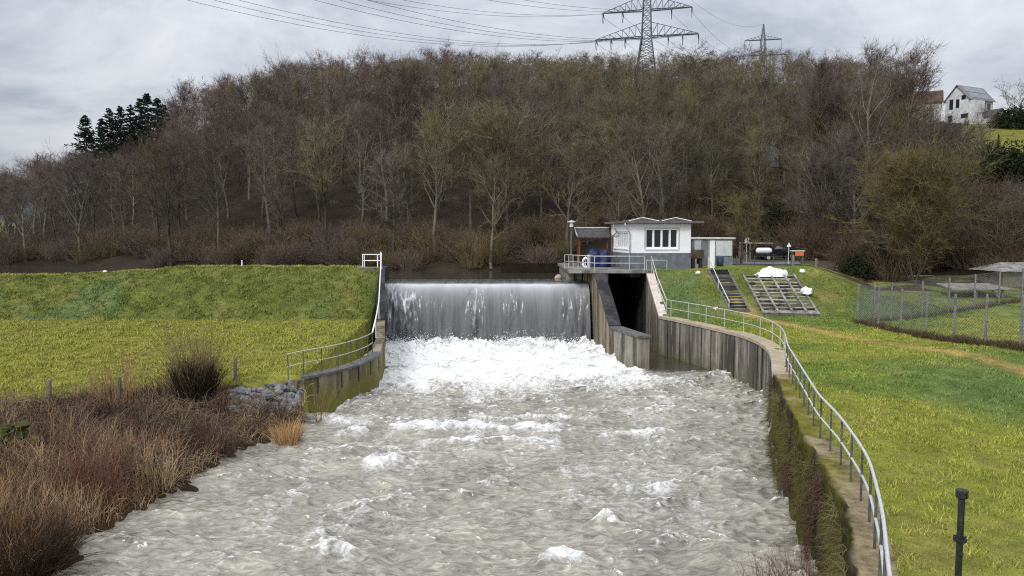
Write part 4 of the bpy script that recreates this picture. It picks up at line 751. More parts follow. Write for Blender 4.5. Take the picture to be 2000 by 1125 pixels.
# old mossy wall in the bank
V = []; a_ = hit(-70, 893)[0]; b_ = hit(93, 885)[0]; zw = min(a_[2], b_[2])-.15
t = thing('old_wall', 'low ruined stone wall covered in green moss in the left bank', 'wall', ((a_[0]+b_[0])/2, a_[1], zw)); rs = np.random.default_rng(5); mb = MB()
for row in range(5):
    x = a_[0]+rs.uniform(0, .3)
    while x < b_[0]-.15*row:
        L = rs.uniform(.3, .6); y = a_[1]+(b_[1]-a_[1])*(x-a_[0])/(b_[0]-a_[0]); j = rs.uniform(-.05, .05); sm_ = stone(int(x*97+row*31) % 9973); mb.add(np.concatenate(sm_.v)*[L*.72, .42, .22]+[x+L/2, y+j, zw+row*.25+.14+rs.uniform(-.04, .04)], np.concatenate(sm_.f)); x += L*.85
mb.build('stones', simple('moss_stone', (.03, .034, .014), (.10, .105, .03), 3.5, .95, .1, bmp=.8, bscale=10, bd=.06), t)
# riprap
rs = np.random.default_rng(8); protos = []
so = [tag(stone(s).build('boulder', M['stone'], org=(0, 0, 0)), 'grey angular boulder of the riprap slope beside the left wing wall', 'boulder', 'grey riprap boulders beside the left wing wall') for s in range(5)]
n_ = 0
for i in range(170):
    px, py = rs.uniform(448, 590), rs.uniform(752, 818)
    if py < 748+(590-px)*.14 or py > 800+(590-px)*.12: continue
    q = hit(px, py)[0]; z = q[2]; o = so[n_] if n_ < 5 else so[n_ % 5].copy()
    if n_ >= 5: COL.objects.link(o)
    s_ = rs.uniform(.15, .30); o.location = (q[0], q[1], z-.02); o.rotation_euler = (rs.uniform(-.5, .5), rs.uniform(-.5, .5), rs.uniform(0, 6)); o.scale = (s_*1.25, s_, s_*.7); n_ += 1

# ---------------------------------------------------------------- plants: stems, shrubs
def stems(n, base, h, spread, seed, seg=4, r=.012, lean=.35, droop=0.0, fork=2, rad=.3, hvar=.4, jit=.12):
    """upright shoots from a stool; returns segment arrays"""
    g = np.random.default_rng(seed); P0, P1, R0, R1 = [], [], [], []
    for i in range(n):
        az = g.uniform(0, 2*math.pi); ro = rad*math.sqrt(g.random()); p = np.array([base[0]+ro*math.cos(az), base[1]+ro*math.sin(az), base[2]]); le = abs(g.normal(0, lean)); az2 = az+g.normal(0, .5)
        d = np.array([math.sin(le)*math.cos(az2), math.sin(le)*math.sin(az2), math.cos(le)]); L = h*(1-hvar+hvar*g.random()); k_ = L/seg; rr = r*g.uniform(.7, 1.2)
        for j in range(seg):
            q = p+d*k_; P0.append(p); P1.append(q); R0.append(rr*(1-j/seg*.8)); R1.append(rr*(1-(j+1)/seg*.8)); 
            if j >= 1:
                for f in range(fork):
                    if g.random() < .7: dd_ = d+g.normal(0, .45, 3); dd_ /= np.linalg.norm(dd_); ll = L*.28*g.random(); P0.append(q); P1.append(q+dd_*ll); R0.append(rr*.4); R1.append(rr*.12)
            p = q; d = d+g.normal(0, jit, 3); d[2] -= droop*(j+1)/seg; d /= np.linalg.norm(d)
    return np.array(P0), np.array(P1), np.array(R0), np.array(R1)
def shrub(name, label, cat, base, args, cols, k=3, group=None, trunk=None):
    P0, P1, R0, R1 = stems(base=base, **args); g = np.random.default_rng(args['seed']+50); c_ = np.array(cols)[g.integers(0, len(cols), len(P0))]*g.uniform(.7, 1.25, (len(P0), 1)); mb = MB(); mb.segs(P0, P1, R0, R1, k, c_)
    return tag(mb.build(name, M['veg'], org=base), label, cat, group)
def at(px, py, z0=.8):
    return hit(px, py)[0]
tan = [(.34, .22, .10), (.28, .17, .075), (.22, .15, .08)]; redb = [(.14, .055, .04), (.18, .075, .045), (.11, .05, .04)]; olive_ = [(.17, .13, .06), (.21, .16, .07), (.13, .11, .06)]; darkb = [(.05, .035, .025), (.08, .055, .038), (.035, .03, .022)]
b = at(383, 778); shrub('willow_shrub', 'round pollard willow shrub with dark base and fanned olive shoots', 'shrub', b, dict(n=210, h=3.0, spread=1, seed=1, r=.014, lean=.42, rad=.55, fork=2, seg=4), olive_)
P0, P1, R0, R1 = stems(800, b, 1.45, 1, 31, 3, .018, .28, 0, 2, .72); mb = MB(); mb.segs(P0, P1, R0, R1, 3, np.array(darkb)[np.random.default_rng(1).integers(0, 3, len(P0))]*.5); tag(mb.build('dead_thicket', M['veg'], org=b), 'dense black tangle of dead stems around the pollard willow base', 'thicket')
shrub('sapling_bush', 'upright pale stemmed bush at the meadow edge behind the bramble bank', 'shrub', at(232, 790), dict(n=75, h=2.3, spread=1, seed=2, r=.012, lean=.28, rad=.75, fork=2), [(.26, .16, .08), (.22, .13, .07)])
shrub('dogwood_shrub', 'tall reddish stemmed shrub at the water edge of the left bank', 'shrub', at(190, 985), dict(n=150, h=2.2, spread=1, seed=3, r=.010, lean=.33, rad=.55, fork=2), redb)
shrub('dogwood_shrub', 'dark twiggy shrub overhanging the water below the boulders', 'shrub', at(425, 893), dict(n=120, h=1.6, spread=1, seed=4, r=.011, lean=.4, rad=.5, fork=2), [(.10, .05, .04), (.07, .045, .035)])
shrub('wall_shrub', 'sparse pale shrub growing at the end of the left wing wall', 'shrub', at(625, 822), dict(n=45, h=1.9, spread=1, seed=5, r=.010, lean=.45, rad=.25, fork=2), olive_)
shrub('reed_tuft', 'tuft of pale orange dead reed at the water below the riprap', 'reeds', at(562, 862), dict(n=420, h=1.05, spread=1, seed=6, r=.010, lean=.35, droop=.25, rad=.45, fork=0), [(.42, .25, .11), (.36, .21, .09), (.48, .31, .16)])
shrub('reed_tuft', 'thin pale straw tuft standing in the river beside the brown bank', 'reeds', at(310, 955), dict(n=150, h=.95, spread=1, seed=7, r=.009, lean=.4, droop=.2, rad=.45, fork=0), [(.42, .33, .19), (.34, .25, .12)])
shrub('dark_bush', 'dense blackish bush in the bottom left corner at the river', 'shrub', at(45, 1115), dict(n=650, h=1.35, spread=1, seed=8, r=.012, lean=.6, droop=.2, rad=.95, fork=2), [(.035, .022, .014), (.06, .035, .02), (.022, .018, .014)])
shrub('reed_tuft', 'small tan grass tuft at the right edge of the blackish corner bush', 'reeds', at(88, 1100), dict(n=160, h=.75, spread=1, seed=9, r=.008, lean=.5, droop=.3, rad=.3, fork=0), tan)
for i, (px, py, s_) in enumerate(((1495, 1150, 1), (1560, 1150, 1.15), (1620, 1160, 1.0))):
    q = G(px, py, 0.0); q[2] = -.1; shrub('red_twig_shrub', ['reddish twig shrub in the river furthest left at the foot of the stone wall', 'reddish twig shrub in the river between its two neighbours at the wall foot', 'reddish twig shrub closest to the stone wall at the bottom of the picture'][i], 'shrub', q, dict(n=55, h=.95*s_, spread=1, seed=60+i, r=.008, lean=.45, rad=.45, fork=2), redb)
# bramble and dead grass carpet on the left bank
def carpet(name, label, n, seed, hfun, cols, region, r, droop, seg=3, lean=.6, k=3):
    g = np.random.default_rng(seed); px = g.uniform(-60, 620, n*3); py = g.uniform(745, 1125, n*3); ok = np.array([region(a, b) for a, b in zip(px, py)]); px, py = px[ok][:n], py[ok][:n]
    p = hit(px, py); p = p[p[:, 2] > -.12]; N = len(p); h = hfun(p, g); az = g.uniform(0, 2*math.pi, N); le = np.abs(g.normal(0, lean, N)); d = np.stack([np.sin(le)*np.cos(az), np.sin(le)*np.sin(az), np.cos(le)], 1)
    cl_ = fbm(p[:, 0], p[:, 1], .55, 3, seed); ci = np.clip((cl_-.3)/.4*len(cols)+g.normal(0, .5, N), 0, len(cols)-1).astype(int); c_ = np.array(cols)[ci]*g.uniform(.5, 1.5, (N, 1))*(.45+1.1*fbm(p[:, 0], p[:, 1], 1.3, 3, seed+2))[:, None]; h = h*(.45+1.1*fbm(p[:, 0], p[:, 1], .8, 3, seed+3)); mb = MB()
    for j in range(seg):
        q = p+d*(h/seg)[:, None]; mb.segs(p, q, r*(1-j/seg*.75), r*(1-(j+1)/seg*.75), k, c_); p = q; d = d+g.normal(0, .22, (N, 3)); d[:, 2] -= droop; d /= np.linalg.norm(d, axis=1)[:, None]
    return tag(mb.build(name, M['veg'], org=(-13, 26, 0)), label, name.replace('_', ' '), kind='stuff')
def wl_y(px): return np.interp(px, [-60, 60, 120, 240, 330, 400, 450, 540, 600], [1140, 1125, 1085, 1008, 963, 918, 883, 850, 822])
def top_y(px): return np.interp(px, [-60, 100, 200, 300, 440, 470, 590, 620], [798, 785, 772, 765, 768, 800, 812, 820])
reg = lambda a, b: top_y(a) < b < wl_y(a)-2 and not (a < 98 and 800 < b < 900 and (a*7+b*13) % 10 > 4)
carpet('brambles', 'tangle of leafless reddish brown brambles covering the left bank', 9000, 41, lambda p, g: g.uniform(.3, .95, len(p)), [(.06, .045, .035), (.13, .085, .065), (.18, .11, .08), (.10, .09, .045), (.22, .15, .10), (.07, .05, .04)], lambda a, b: reg(a, b) and b < 960, .013, .40, 4, .75)
carpet('dead_grass', 'rust coloured dead grass and stalks along the left bank', 4600, 42, lambda p, g: g.uniform(.5, 1.2, len(p)), [(.20, .115, .06), (.29, .18, .09), (.15, .09, .055), (.36, .26, .15), (.22, .14, .08)], lambda a, b: reg(a, b) and (b > 850+.05*a) and a < 330+30*math.sin(b*.05), .009, .16, 3, .35)
carpet('pale_grass', 'pale dry grass fringe along the upper edge of the left bank', 3500, 43, lambda p, g: g.uniform(.25, .7, len(p)), [(.26, .19, .09), (.22, .14, .07), (.18, .10, .06)], lambda a, b: top_y(a)-18 < b < top_y(a)+35, .008, .2, 3, .5)
carpet('straw_grass', 'pale straw coloured grass hanging into the river along the left bank', 4200, 44, lambda p, g: g.uniform(.3, .75, len(p)), [(.40, .30, .17), (.30, .20, .10), (.46, .36, .22), (.22, .15, .08)], lambda a, b: wl_y(a)-30 < b < wl_y(a)+4 and fbm(np.array(a*.02), np.array(b*.02), 1.0, 3, 3) > .33, .009, .3, 3, .6)
# weeds at the fence foot and on the masonry wall
g = np.random.default_rng(3); N = 5200; f_ = g.uniform(0, 1.33, N); p = fA[None]+(fB-fA)[None]*f_[:, None]+g.normal(0, .16, (N, 3))*[1, 1, 0]; f2 = g.uniform(0, 1, 1800); pb = fA[None]+(np.array(back[-1])-fA)[None]*f2[:, None]+g.normal(0, .15, (1800, 3))*[1, 1, 0]; p = np.concatenate([p, pb]); p[:, 2] = H(p[:, 0], p[:, 1]); N = len(p)
d = g.normal(0, .5, (N, 3)); d[:, 2] = 1; h = g.uniform(.08, .38, N)*(.3+1.3*fbm(p[:, 0], p[:, 1], 1.1, 3)); c_ = np.array([(.10, .065, .035), (.07, .05, .03), (.14, .10, .05), (.06, .06, .02)])[g.integers(0, 4, N)]; mb = MB(); mb.segs(p, p+d*h[:, None], .012, .004, 3, c_)
tag(mb.build('fence_weeds', M['veg'], org=fA), 'dead brown weeds along the foot of the chain link fence', 'weeds', kind='stuff')
N = 9000; i = g.integers(2, len(RM)-2, N); z = g.uniform(-.1, 2.5, N)**1.0; o_ = -.05-.10*(2.5-z)*.35; p = np.stack([RM[i, 0]+nM[i, 0]*(o_-.05), RM[i, 1]+nM[i, 1]*(o_-.05), z], 1)
clump = fbm(p[:, 1]*1.0, p[:, 2]*1.2, 1, 3, 14); ok = clump > .47; p = p[ok]; i = i[ok]; N = len(p); d = np.stack([-nM[i, 0]*.35, -nM[i, 1]*.35, np.full(N, -.3)], 1)+g.normal(0, .35, (N, 3)); d /= np.linalg.norm(d, axis=1)[:, None]; h = g.uniform(.08, .26, N)
ci = np.clip(((fbm(p[:, 1], p[:, 2], .7, 2, 5)-.3)*10).astype(int)+g.integers(-1, 2, N), 0, 3); c_ = np.array([(.10, .055, .045), (.08, .065, .03), (.11, .105, .025), (.14, .125, .05)])[ci]*g.uniform(.6, 1.2, (N, 1)); mb = MB(); mb.segs(p, p+d*h[:, None], .011, .004, 3, c_); q = p+d*h[:, None]; d2 = d+np.array([0, 0, -.6]); mb.segs(q, q+d2*h[:, None]*.5, .004, .002, 3, c_)
tag(mb.build('hanging_weeds', M['veg'], org=(7.5, 18, 0)), 'brown and mossy weeds hanging from the stone wall of the right bank', 'weeds', kind='stuff')

# ---------------------------------------------------------------- grass blades
g = np.random.default_rng(77)
def scatter(n, xr, yr, pw=1.0):
    y = yr[0]+(yr[1]-yr[0])*g.random(n)**pw; x = xr[0]+(xr[1]-xr[0])*g.random(n); return x, y
x1, y1 = scatter(330000, (5.8, 31), (9.5, 56), 1.5); k1 = (x1 > xof(RW, y1)+np.interp(y1, [18, 30], [.62, .75])) & (np.abs(x1) < .72*y1+1) & ~((y1 > 48.6) & (x1 < 10.2)) & ~((y1 > 54.6) & (x1 < 14.2)) & (g.random(len(x1)) > .55*worn(x1, y1))
x2, y2 = scatter(320000, (-41, -6.8), (27.5, 55.6), 1.0); k2 = (np.abs(x2) < .72*y2+1)
s = xof(WE, np.minimum(y2, 31.6))-x2; wid = np.interp(y2, [10, 27.5, 29, 30.5, 32], [9.5, 9, 8, 4.2, 2.2]); k2 &= ~((y2 < 33) & (s < wid*.97)) & ~((y2 > 32.6) & (x2 > xof(LW, y2)-.55)) & ~((y2 > 52.8) & (x2 > -11.1))
def in_quad(x, y, A_, B_, C_, D_, m=.12):       # A, B lower left/right, C, D upper left/right
    f = (y-A_[1])/(C_[1]-A_[1]); return (f > -.03) & (f < 1.03) & (x > A_[0]+(C_[0]-A_[0])*f-m) & (x < B_[0]+(D_[0]-B_[0])*f+m)
k1 &= ~in_quad(x1, y1, A0, A1_, T0, T1)
k1 &= ~(in_quad(x1, y1, BL, BR, TL, TR, -.2) & (g.random(len(x1)) < .8))
def blades(name, lab, x, y):
    z = H(x, y)+hum(x, y); N = len(x); p = np.stack([x, y, z], 1); cl_ = fbm(x, y, 2.2, 3, 5); h = (.03+(.10+.08*(x < 0))*sstep(.40, .70, cl_)*(.35+.65*g.random(N)))*(1-.55*worn(x, y)); az = g.uniform(0, 2*math.pi, N); wd = (.006+.0006*y)*g.uniform(.7, 1.3, N)
    sx, sy = np.cos(az)*wd, np.sin(az)*wd; ln = g.normal(0, .55, (N, 2)); a = p+np.stack([sx, sy, -.02+0*sx], 1); b = p-np.stack([sx, sy, .02+0*sx], 1); t_ = p+np.stack([ln[:, 0]*h, ln[:, 1]*h, h], 1)
    c_ = grass_tone(x, y)*g.uniform(.65, 1.4, (N, 1))*(.82+.4*sstep(.4, .65, cl_))[:, None]; mb = MB(); mb.add(np.stack([a, b, t_], 1).reshape(-1, 3), np.arange(N*3).reshape(-1, 3), np.repeat(c_, 3, axis=0))
    tag(mb.build(name, M['grassblade'], org=(0, 0, 0)), lab, 'grass', kind='stuff')
blades('lawn_grass', 'short yellow green grass of the right lawn and bank', x1[k1], y1[k1]); blades('meadow_grass', 'short yellow green grass of the left meadow and dam', x2[k2], y2[k2])

# ---------------------------------------------------------------- trees
def grow_tree(seed, Ht, wid, limbs=14, first=.28, upright=.5, lean=0, multi=1, sub=(6, 6, 4), twig_len=.9, r0=None, tw=.011, top=.95):
    g = np.random.default_rng(seed); TR, TW = [], []; r0 = r0 or Ht*.017
    def poly(p, d, L, r, n, jit, trop, store, rend=.35):
        pts = [(p, d, r)]
        for i in range(n):
            d = d+g.normal(0, jit, 3); d[2] += trop; d = d/np.linalg.norm(d); q = p+d*(L/n); r2 = r*(1-(1-rend)*(i+1)/n) if i < n else r
            store.append((p, q, pts[-1][2], r2)); p = q; pts.append((p, d, r2))
        return pts
    def side(d, ang):
        h = g.normal(size=3); h -= d*np.dot(h, d); h /= np.linalg.norm(h); v = d*math.cos(ang)+h*math.sin(ang); return v/np.linalg.norm(v)
    for m in range(multi):
        az = g.uniform(0, 6.28); le = lean if multi == 1 else g.uniform(.15, .5); d0 = np.array([math.sin(le)*math.cos(az), math.sin(le)*math.sin(az), math.cos(le)]); Lt = Ht*top*(1 if m == 0 else g.uniform(.7, 1)); rr = r0/math.sqrt(multi)
        tp = poly(np.array([g.normal(0, .12)*(multi > 1), g.normal(0, .12)*(multi > 1), -.4]), d0, Lt, rr, 9, .055, .03, TR, .12)
        for i in range(limbs):
            f = first+(1-first)*((i+g.random())/limbs); k_ = min(int(f*9), 8); p, d, r = tp[k_]; p2 = tp[k_+1][0]; p = p+(p2-p)*(f*9-k_); fr_ = (f-first)/(1-first)
            env = math.sin(math.pi*min(1, .18+.78*fr_))**.7; L = wid*.5*env*g.uniform(.8, 1.15)*(1.25 if upright > .5 else 1.1); az = i*2.4+g.normal(0, .4); an = g.uniform(.7, 1.15)*(1.15-upright*.6)*(1-.45*fr_)
            dl = np.array([math.sin(an)*math.cos(az), math.sin(an)*math.sin(az), math.cos(an)]); lp_ = poly(p, dl, L, r*.55, 5, .12, .06+.08*upright, TR, .25)
            for j in range(sub[0]):
                q, dq, rq = lp_[1+int(g.random()*5) if j else 5]; L2 = L*.48*g.uniform(.6, 1.2); bp = poly(q, side(dq, g.uniform(.35, .95)), L2, max(rq*.6, .026), 3, .16, .05+.06*upright, TR if j < 3 else TW, .4)
                for k2_ in range(sub[1]):
                    q2, d2, r2 = bp[1+int(g.random()*3)]; L3 = max(.5, L2*.55)*g.uniform(.5, 1.2); cp_ = poly(q2, side(d2, g.uniform(.3, .9)), L3, max(tw*1.3, r2*.5), 2, .2, .05, TW, .5)
                    for k3 in range(sub[2]): q3, d3, r3 = cp_[int(g.random()*3)]; TW.append((q3, q3+side(d3, g.uniform(.25, .9))*twig_len*g.uniform(.4, 1.15)+np.array([0, 0, .06]), tw, tw*.35))
    def arr(L): return (np.array([q[0] for q in L]), np.array([q[1] for q in L]), np.array([q[2] for q in L]), np.array([q[3] for q in L]))
    return arr(TR), arr(TW)
def tree_obj(name, label, cat, seg_tr, seg_tw, mtr, mtw, group=None, loc=(0, 0, 0), k=3):
    t = thing(name, label, cat, (0, 0, 0), group); mb = MB(); big = seg_tr[2] > .05
    mb.segs(*[a[big] for a in seg_tr], 6); mb.segs(*[a[~big] for a in seg_tr], 4); mb.build('trunk', mtr, t, smooth=True); mb = MB(); mb.segs(*seg_tw, k); mb.build('crown', mtw, t); t.location = tuple(loc); return t
kinds = [('red', 'twig_red', 'bare tree with reddish brown twigs in the wooded hillside', 'reddish bare trees of the wooded hillside'), ('olive', 'twig_olive', 'bare tree with olive brown twigs in the wooded hillside', 'olive bare trees of the wooded hillside'), ('grey', 'twig_grey', 'bare tree with grey brown twigs in the wooded hillside', 'grey bare trees of the wooded hillside')]
protos = {}; RAW = []
for ki, (kk_, mt_, lab, grp) in enumerate(kinds):
    protos[kk_] = []
    for v in range(4):
        sd = 100+ki*10+v; st = grow_tree(sd, 14, g.uniform(7.5, 9.5), limbs=[15, 13, 17, 14][v], first=[.28, .2, .36, .3][v], upright=[.45, .6, .75, .35][v]); RAW.append((kk_, st)); protos[kk_].append((tree_obj('bare_tree', lab, 'tree', *st, M['bark'], M[mt_], grp), [0]))
def allowed(x, y):
    c = 1000+F*x/y
    if c > 1330 and c < 1650 and y < 84: return False
    if c > 1640 and y < 74: return False
    if c > 1765 and y > 100: return False
    if c > 1440 and c < 1535 and 186 < y < 215: return False
    if c > 1860: return False
    if x < 7+.25*(y-66) and Hs(x, y) < 4.62: return False
    if 36 < x < 54 and 240 < y < 262: return False
    return True
cand = []; g = np.random.default_rng(5)
for _ in range(75000):
    y = math.sqrt(g.uniform(70**2, 268**2)); x = y*g.uniform(-.74, .66); dmin = 3.5+.006*y
    if not allowed(x, y): continue
    c = 1000+F*x/y; Yr = np.interp(c, HP[:, 0], HP[:, 2])
    if y > Yr+4: continue
    if all((x-a)**2+(y-b)**2 > dmin*dmin for a, b in cand[-4000:]): cand.append((x, y))
    if len(cand) > 1500: break
SKY = np.array([(-400, 360), (0, 340), (60, 318), (100, 306), (140, 304), (205, 300), (225, 284), (300, 276), (328, 262), (348, 198), (400, 172), (450, 158), (500, 162), (560, 140), (620, 122), (700, 132), (750, 115), (800, 116), (870, 106), (950, 132), (1050, 124), (1150, 119), (1250, 131), (1300, 118), (1400, 118), (1500, 118), (1600, 134), (1660, 130), (1700, 128), (1740, 150), (1765, 196), (1800, 204), (1850, 255), (1900, 310), (2400, 310)])
def hcap(x, y, z, extra=0): return CAMZ+(455-np.interp(1000+F*x/y, SKY[:, 0], SKY[:, 1])-extra)*y/F-z
cand.sort(key=lambda q: q[1]); NI = 286
def kind_of(x, y):
    v = float(fbm(x, y, .035, 2, 21))+g.normal(0, .10); c = 1000+F*x/y; v += .10 if 850 < c < 1750 and y < 150 else -.03
    return 'red' if v < .46 else ('grey' if v < .56 else 'olive')
used = set()
for x, y in cand[:NI]:
    kd = kind_of(x, y); pr_, _ = protos[kd][int(g.integers(0, 4))]; z = Hs(x, y)-.15; hs = min(g.uniform(.58, .92), max(.3, hcap(x, y, z, g.uniform(0, 34))/14.8)); wi_ = max(hs, .6)*1.02; sc_ = (wi_*g.uniform(.9, 1.15), wi_*g.uniform(.9, 1.15), hs); rz = g.uniform(0, 6.28)
    if pr_.name not in used: used.add(pr_.name); pr_.location = (x, y, z); pr_.rotation_euler = (0, 0, rz); pr_.scale = sc_
    else: dup(pr_, (x, y, z), rz, sc_)
for kk_ in protos:
    for pr_, _ in protos[kk_]:
        if pr_.name not in used:
            for ch in list(pr_.children): bpy.data.objects.remove(ch)
            bpy.data.objects.remove(pr_)
# the remaining, far trees of the wood as one mass
mb = MB(); cs = {'red': [(0.120, 0.080, 0.066), (0.152, 0.104, 0.084), (0.100, 0.070, 0.061)], 'olive': [(0.124, 0.106, 0.064), (0.152, 0.126, 0.072)], 'grey': [(0.100, 0.084, 0.072), (0.132, 0.110, 0.090)]}
far = cand[NI:]; print('trees', len(cand), 'far', len(far))
for x, y in far:
    kd = kind_of(x, y); opts = [r_ for r_ in RAW if r_[0] == kd]; tr, tw = opts[int(g.integers(0, len(opts)))][1]; z = Hs(x, y)-.1; s_ = min(g.uniform(.55, .85), max(.35, hcap(x, y, z, g.uniform(-12, 16)+55*(float(fbm(x, y, .06, 2, 17))-.5))/14.6)); rz = g.uniform(0, 6.28); Rm = np.array([[math.cos(rz), -math.sin(rz), 0], [math.sin(rz), math.cos(rz), 0], [0, 0, 1]])*np.array([[1.1*max(s_, .6)], [1.1*max(s_, .6)], [s_]]); o_ = np.array([x, y, z]); col = np.array(cs[kd][int(g.integers(0, len(cs[kd])))])*g.uniform(.65, 1.25)
    big = np.where(tr[2] > .045)[0]; mb.segs(tr[0][big]@Rm.T+o_, tr[1][big]@Rm.T+o_, tr[2][big]*s_*1.1, tr[3][big]*s_*1.1, 3, np.tile(col*g.uniform(.5, 1.5), (len(big), 1)))
    idx = g.choice(len(tw[0]), min(len(tw[0]), 1150), replace=False); mb.segs(tw[0][idx]@Rm.T+o_, tw[1][idx]@Rm.T+o_, np.maximum(tw[2][idx], .016)*1.35, .008, 2, np.tile(col, (len(idx), 1)))
tag(mb.build('distant_wood', M['veg'], org=(0, 200, 20)), 'far leafless wood covering the upper hillside and ridge', 'wood', kind='stuff')

def place(name, label, cat, px, py, Y, ht, wid, seed, mtr, mtw, ytop=None, **kw):
    q = P(px, py, Y); z = Hs(q[0], Y)-.1
    if ytop is not None: ht = P(px, ytop, Y)[2]-z
    st = grow_tree(seed, ht, wid, **kw)
    if ytop is not None:
        k_ = ht/max(np.percentile(st[1][1][:, 2], 99.7), 1)
        for a_ in (st[0][0], st[0][1], st[1][0], st[1][1]): a_[:, 2] *= k_
    return tree_obj(name, label, cat, *st, M[mtr], M[mtw], loc=(q[0], Y, z))
place('willow_tree', 'broad yellow green willow with many stems behind the chain link fence', 'tree', 1785, 555, 62, 12.4, 8.6, 201, 'bark', 'twig_green', ytop=268, multi=7, limbs=11, first=.10, upright=.9, sub=(6, 6, 5), tw=.012)
place('birch_tree', 'tall pale barked birch rising highest above the right woods', 'tree', 1715, 500, 88, 23.5, 10.5, 202, 'birch', 'twig_red', ytop=84, multi=4, limbs=15, first=.14, upright=.9, sub=(7, 6, 5), tw=.012)
place('birch_tree', 'pale barked birch leaning at the right of the tallest birch', 'tree', 1742, 500, 92, 19, 5.5, 203, 'birch', 'twig_red', ytop=112, multi=2, limbs=14, first=.25, upright=.9, sub=(6, 6, 5))
place('birch_tree', 'pale barked birch between the tallest birch and the slim one', 'tree', 1685, 500, 86, 20, 9, 213, 'birch', 'twig_grey', ytop=104, multi=3, limbs=14, first=.14, upright=.9, sub=(6, 6, 5))
place('ash_tree', 'dense brown grey tree rising behind the yellow green willow', 'tree', 1805, 500, 74, 14, 8, 214, 'bark', 'twig_grey', ytop=222, multi=3, limbs=14, first=.14, upright=.8, sub=(7, 6, 5))
place('ash_tree', 'dark brown grey tree rising between the yard and the willow', 'tree', 1612, 500, 76, 14, 8, 215, 'bark', 'twig_grey', ytop=250, multi=3, limbs=14, first=.12, upright=.75, sub=(7, 6, 5))
place('birch_tree', 'slim pale barked birch just left of the tallest birch', 'tree', 1650, 500, 90, 18.5, 9, 204, 'bark', 'twig_red', ytop=122, multi=3, limbs=14, first=.15, upright=.85, sub=(6, 6, 5))
place('maple_tree', 'small upright olive tree with dark trunk beside the yard', 'tree', 1447, 515, 64, 6.6, 5.0, 205, 'bark', 'twig_green', ytop=368, limbs=14, first=.2, upright=.8, sub=(6, 6, 5), twig_len=.6, tw=.009)
place('lime_tree', 'big olive tree with forked pale trunk above the lake shore', 'tree', 965, 480, 79, 17.0, 12, 206, 'bark', 'twig_olive', ytop=180, limbs=19, first=.16, upright=.6, sub=(7, 7, 5), r0=.30)
place('oak_tree', 'tall dark oak towering over the ridge right of the big pylon', 'tree', 1350, 300, 170, 25, 15, 207, 'bark', 'twig_olive', ytop=82, limbs=18, first=.25, upright=.6, sub=(7, 6, 5), r0=.36, tw=.018)
place('oak_tree', 'bare spreading oak beside the small house at the right edge', 'tree', 1988, 240, 172, 13, 13, 208, 'bark', 'twig_grey', ytop=150, limbs=14, first=.22, upright=.4, sub=(5, 5, 3), r0=.30, tw=.016)
place('apple_tree', 'tangled pale branched fruit tree at the right edge above the sheds', 'tree', 1950, 520, 66, 8.2, 10.5, 209, 'fruit_bark', 'twig_olive', ytop=350, limbs=17, first=.2, upright=.15, sub=(6, 6, 5), r0=.2)
place('apple_tree', 'tangled fruit tree cut by the right edge behind the garden shed', 'tree', 2030, 520, 72, 9, 11, 210, 'fruit_bark', 'twig_grey', ytop=340, limbs=17, first=.2, upright=.15, sub=(6, 6, 5), r0=.2)
g = np.random.default_rng(9)
for i, px in enumerate((1893, 1906, 1917, 1929)):
    place('slender_tree', ['slender bare tree before the hill meadow nearest the birch', 'second slender bare tree from the birch before the hill meadow', 'third slender bare tree from the birch before the hill meadow', 'slender bare tree before the hill meadow nearest the brown spruce'][i], 'tree', px, 330, 118+3*i, 13, 2.2, 230+i, 'bark', 'twig_grey', ytop=[225, 205, 240, 215][i], limbs=9, first=.35, upright=.7, sub=(4, 3, 2), tw=.016)

# conifers
def conifer(seed, ht, wid, n=210):
    g = np.random.default_rng(seed); P0, P1, R0 = [], [], []
    for i in range(n):
        f = .05+.95*g.random()**.85; L = wid*.5*(1-f)**.75*g.uniform(.55, 1.2)+.18; az = g.uniform(0, 6.28); p = np.array([0, 0, ht*f]); d = np.array([math.cos(az), math.sin(az), g.uniform(-.45, .05)+.5*f*f]); tip = p+d*L
        for s_ in range(3): P0.append(p+(tip-p)*(s_/3)); P1.append(p+(tip-p)*((s_+1)/3)); R0.append(.04)
        for s_ in range(13):
            a_ = p+(tip-p)*g.uniform(.1, 1); q = a_+np.array([g.normal(0, .3), g.normal(0, .3), -g.uniform(.0, .32)])*(.5+L*.25); P0.append(a_); P1.append(q); R0.append(g.uniform(.06, .13))
    for s_ in range(20): a_ = np.array([0, 0, ht*g.uniform(.9, .99)]); P0.append(a_); P1.append(a_+np.array([g.normal(0, .22), g.normal(0, .22), g.uniform(-.1, .15)])); R0.append(.06)
    return np.array(P0), np.array(P1), np.array(R0)
def conifer_obj(label, px, py, Y, ht, wid, seed, mat='needle', name='spruce_tree', group=None):
    q = P(px, py, Y); z = Hs(q[0], Y)-.1 if py is None else q[2]; P0, P1, R0 = conifer(seed, ht, wid); t = thing(name, label, 'tree', (0, 0, 0), group); mb = MB(); mb.tube([(0, 0, -1), (0, 0, ht*.5), (0, 0, ht)], [.16, .10, .02], 6); mb.build('trunk', M['bark'], t); mb = MB(); mb.segs(P0, P1, R0, R0*.25, 2); mb.build('crown', M[mat], t); t.location = (q[0], Y, Hs(q[0], Y)-.1); ztop = P(px, py, Y)[2]; s_ = (ztop-t.location[2])/ht; t.scale = (s_*.92, s_*.92, s_); return t
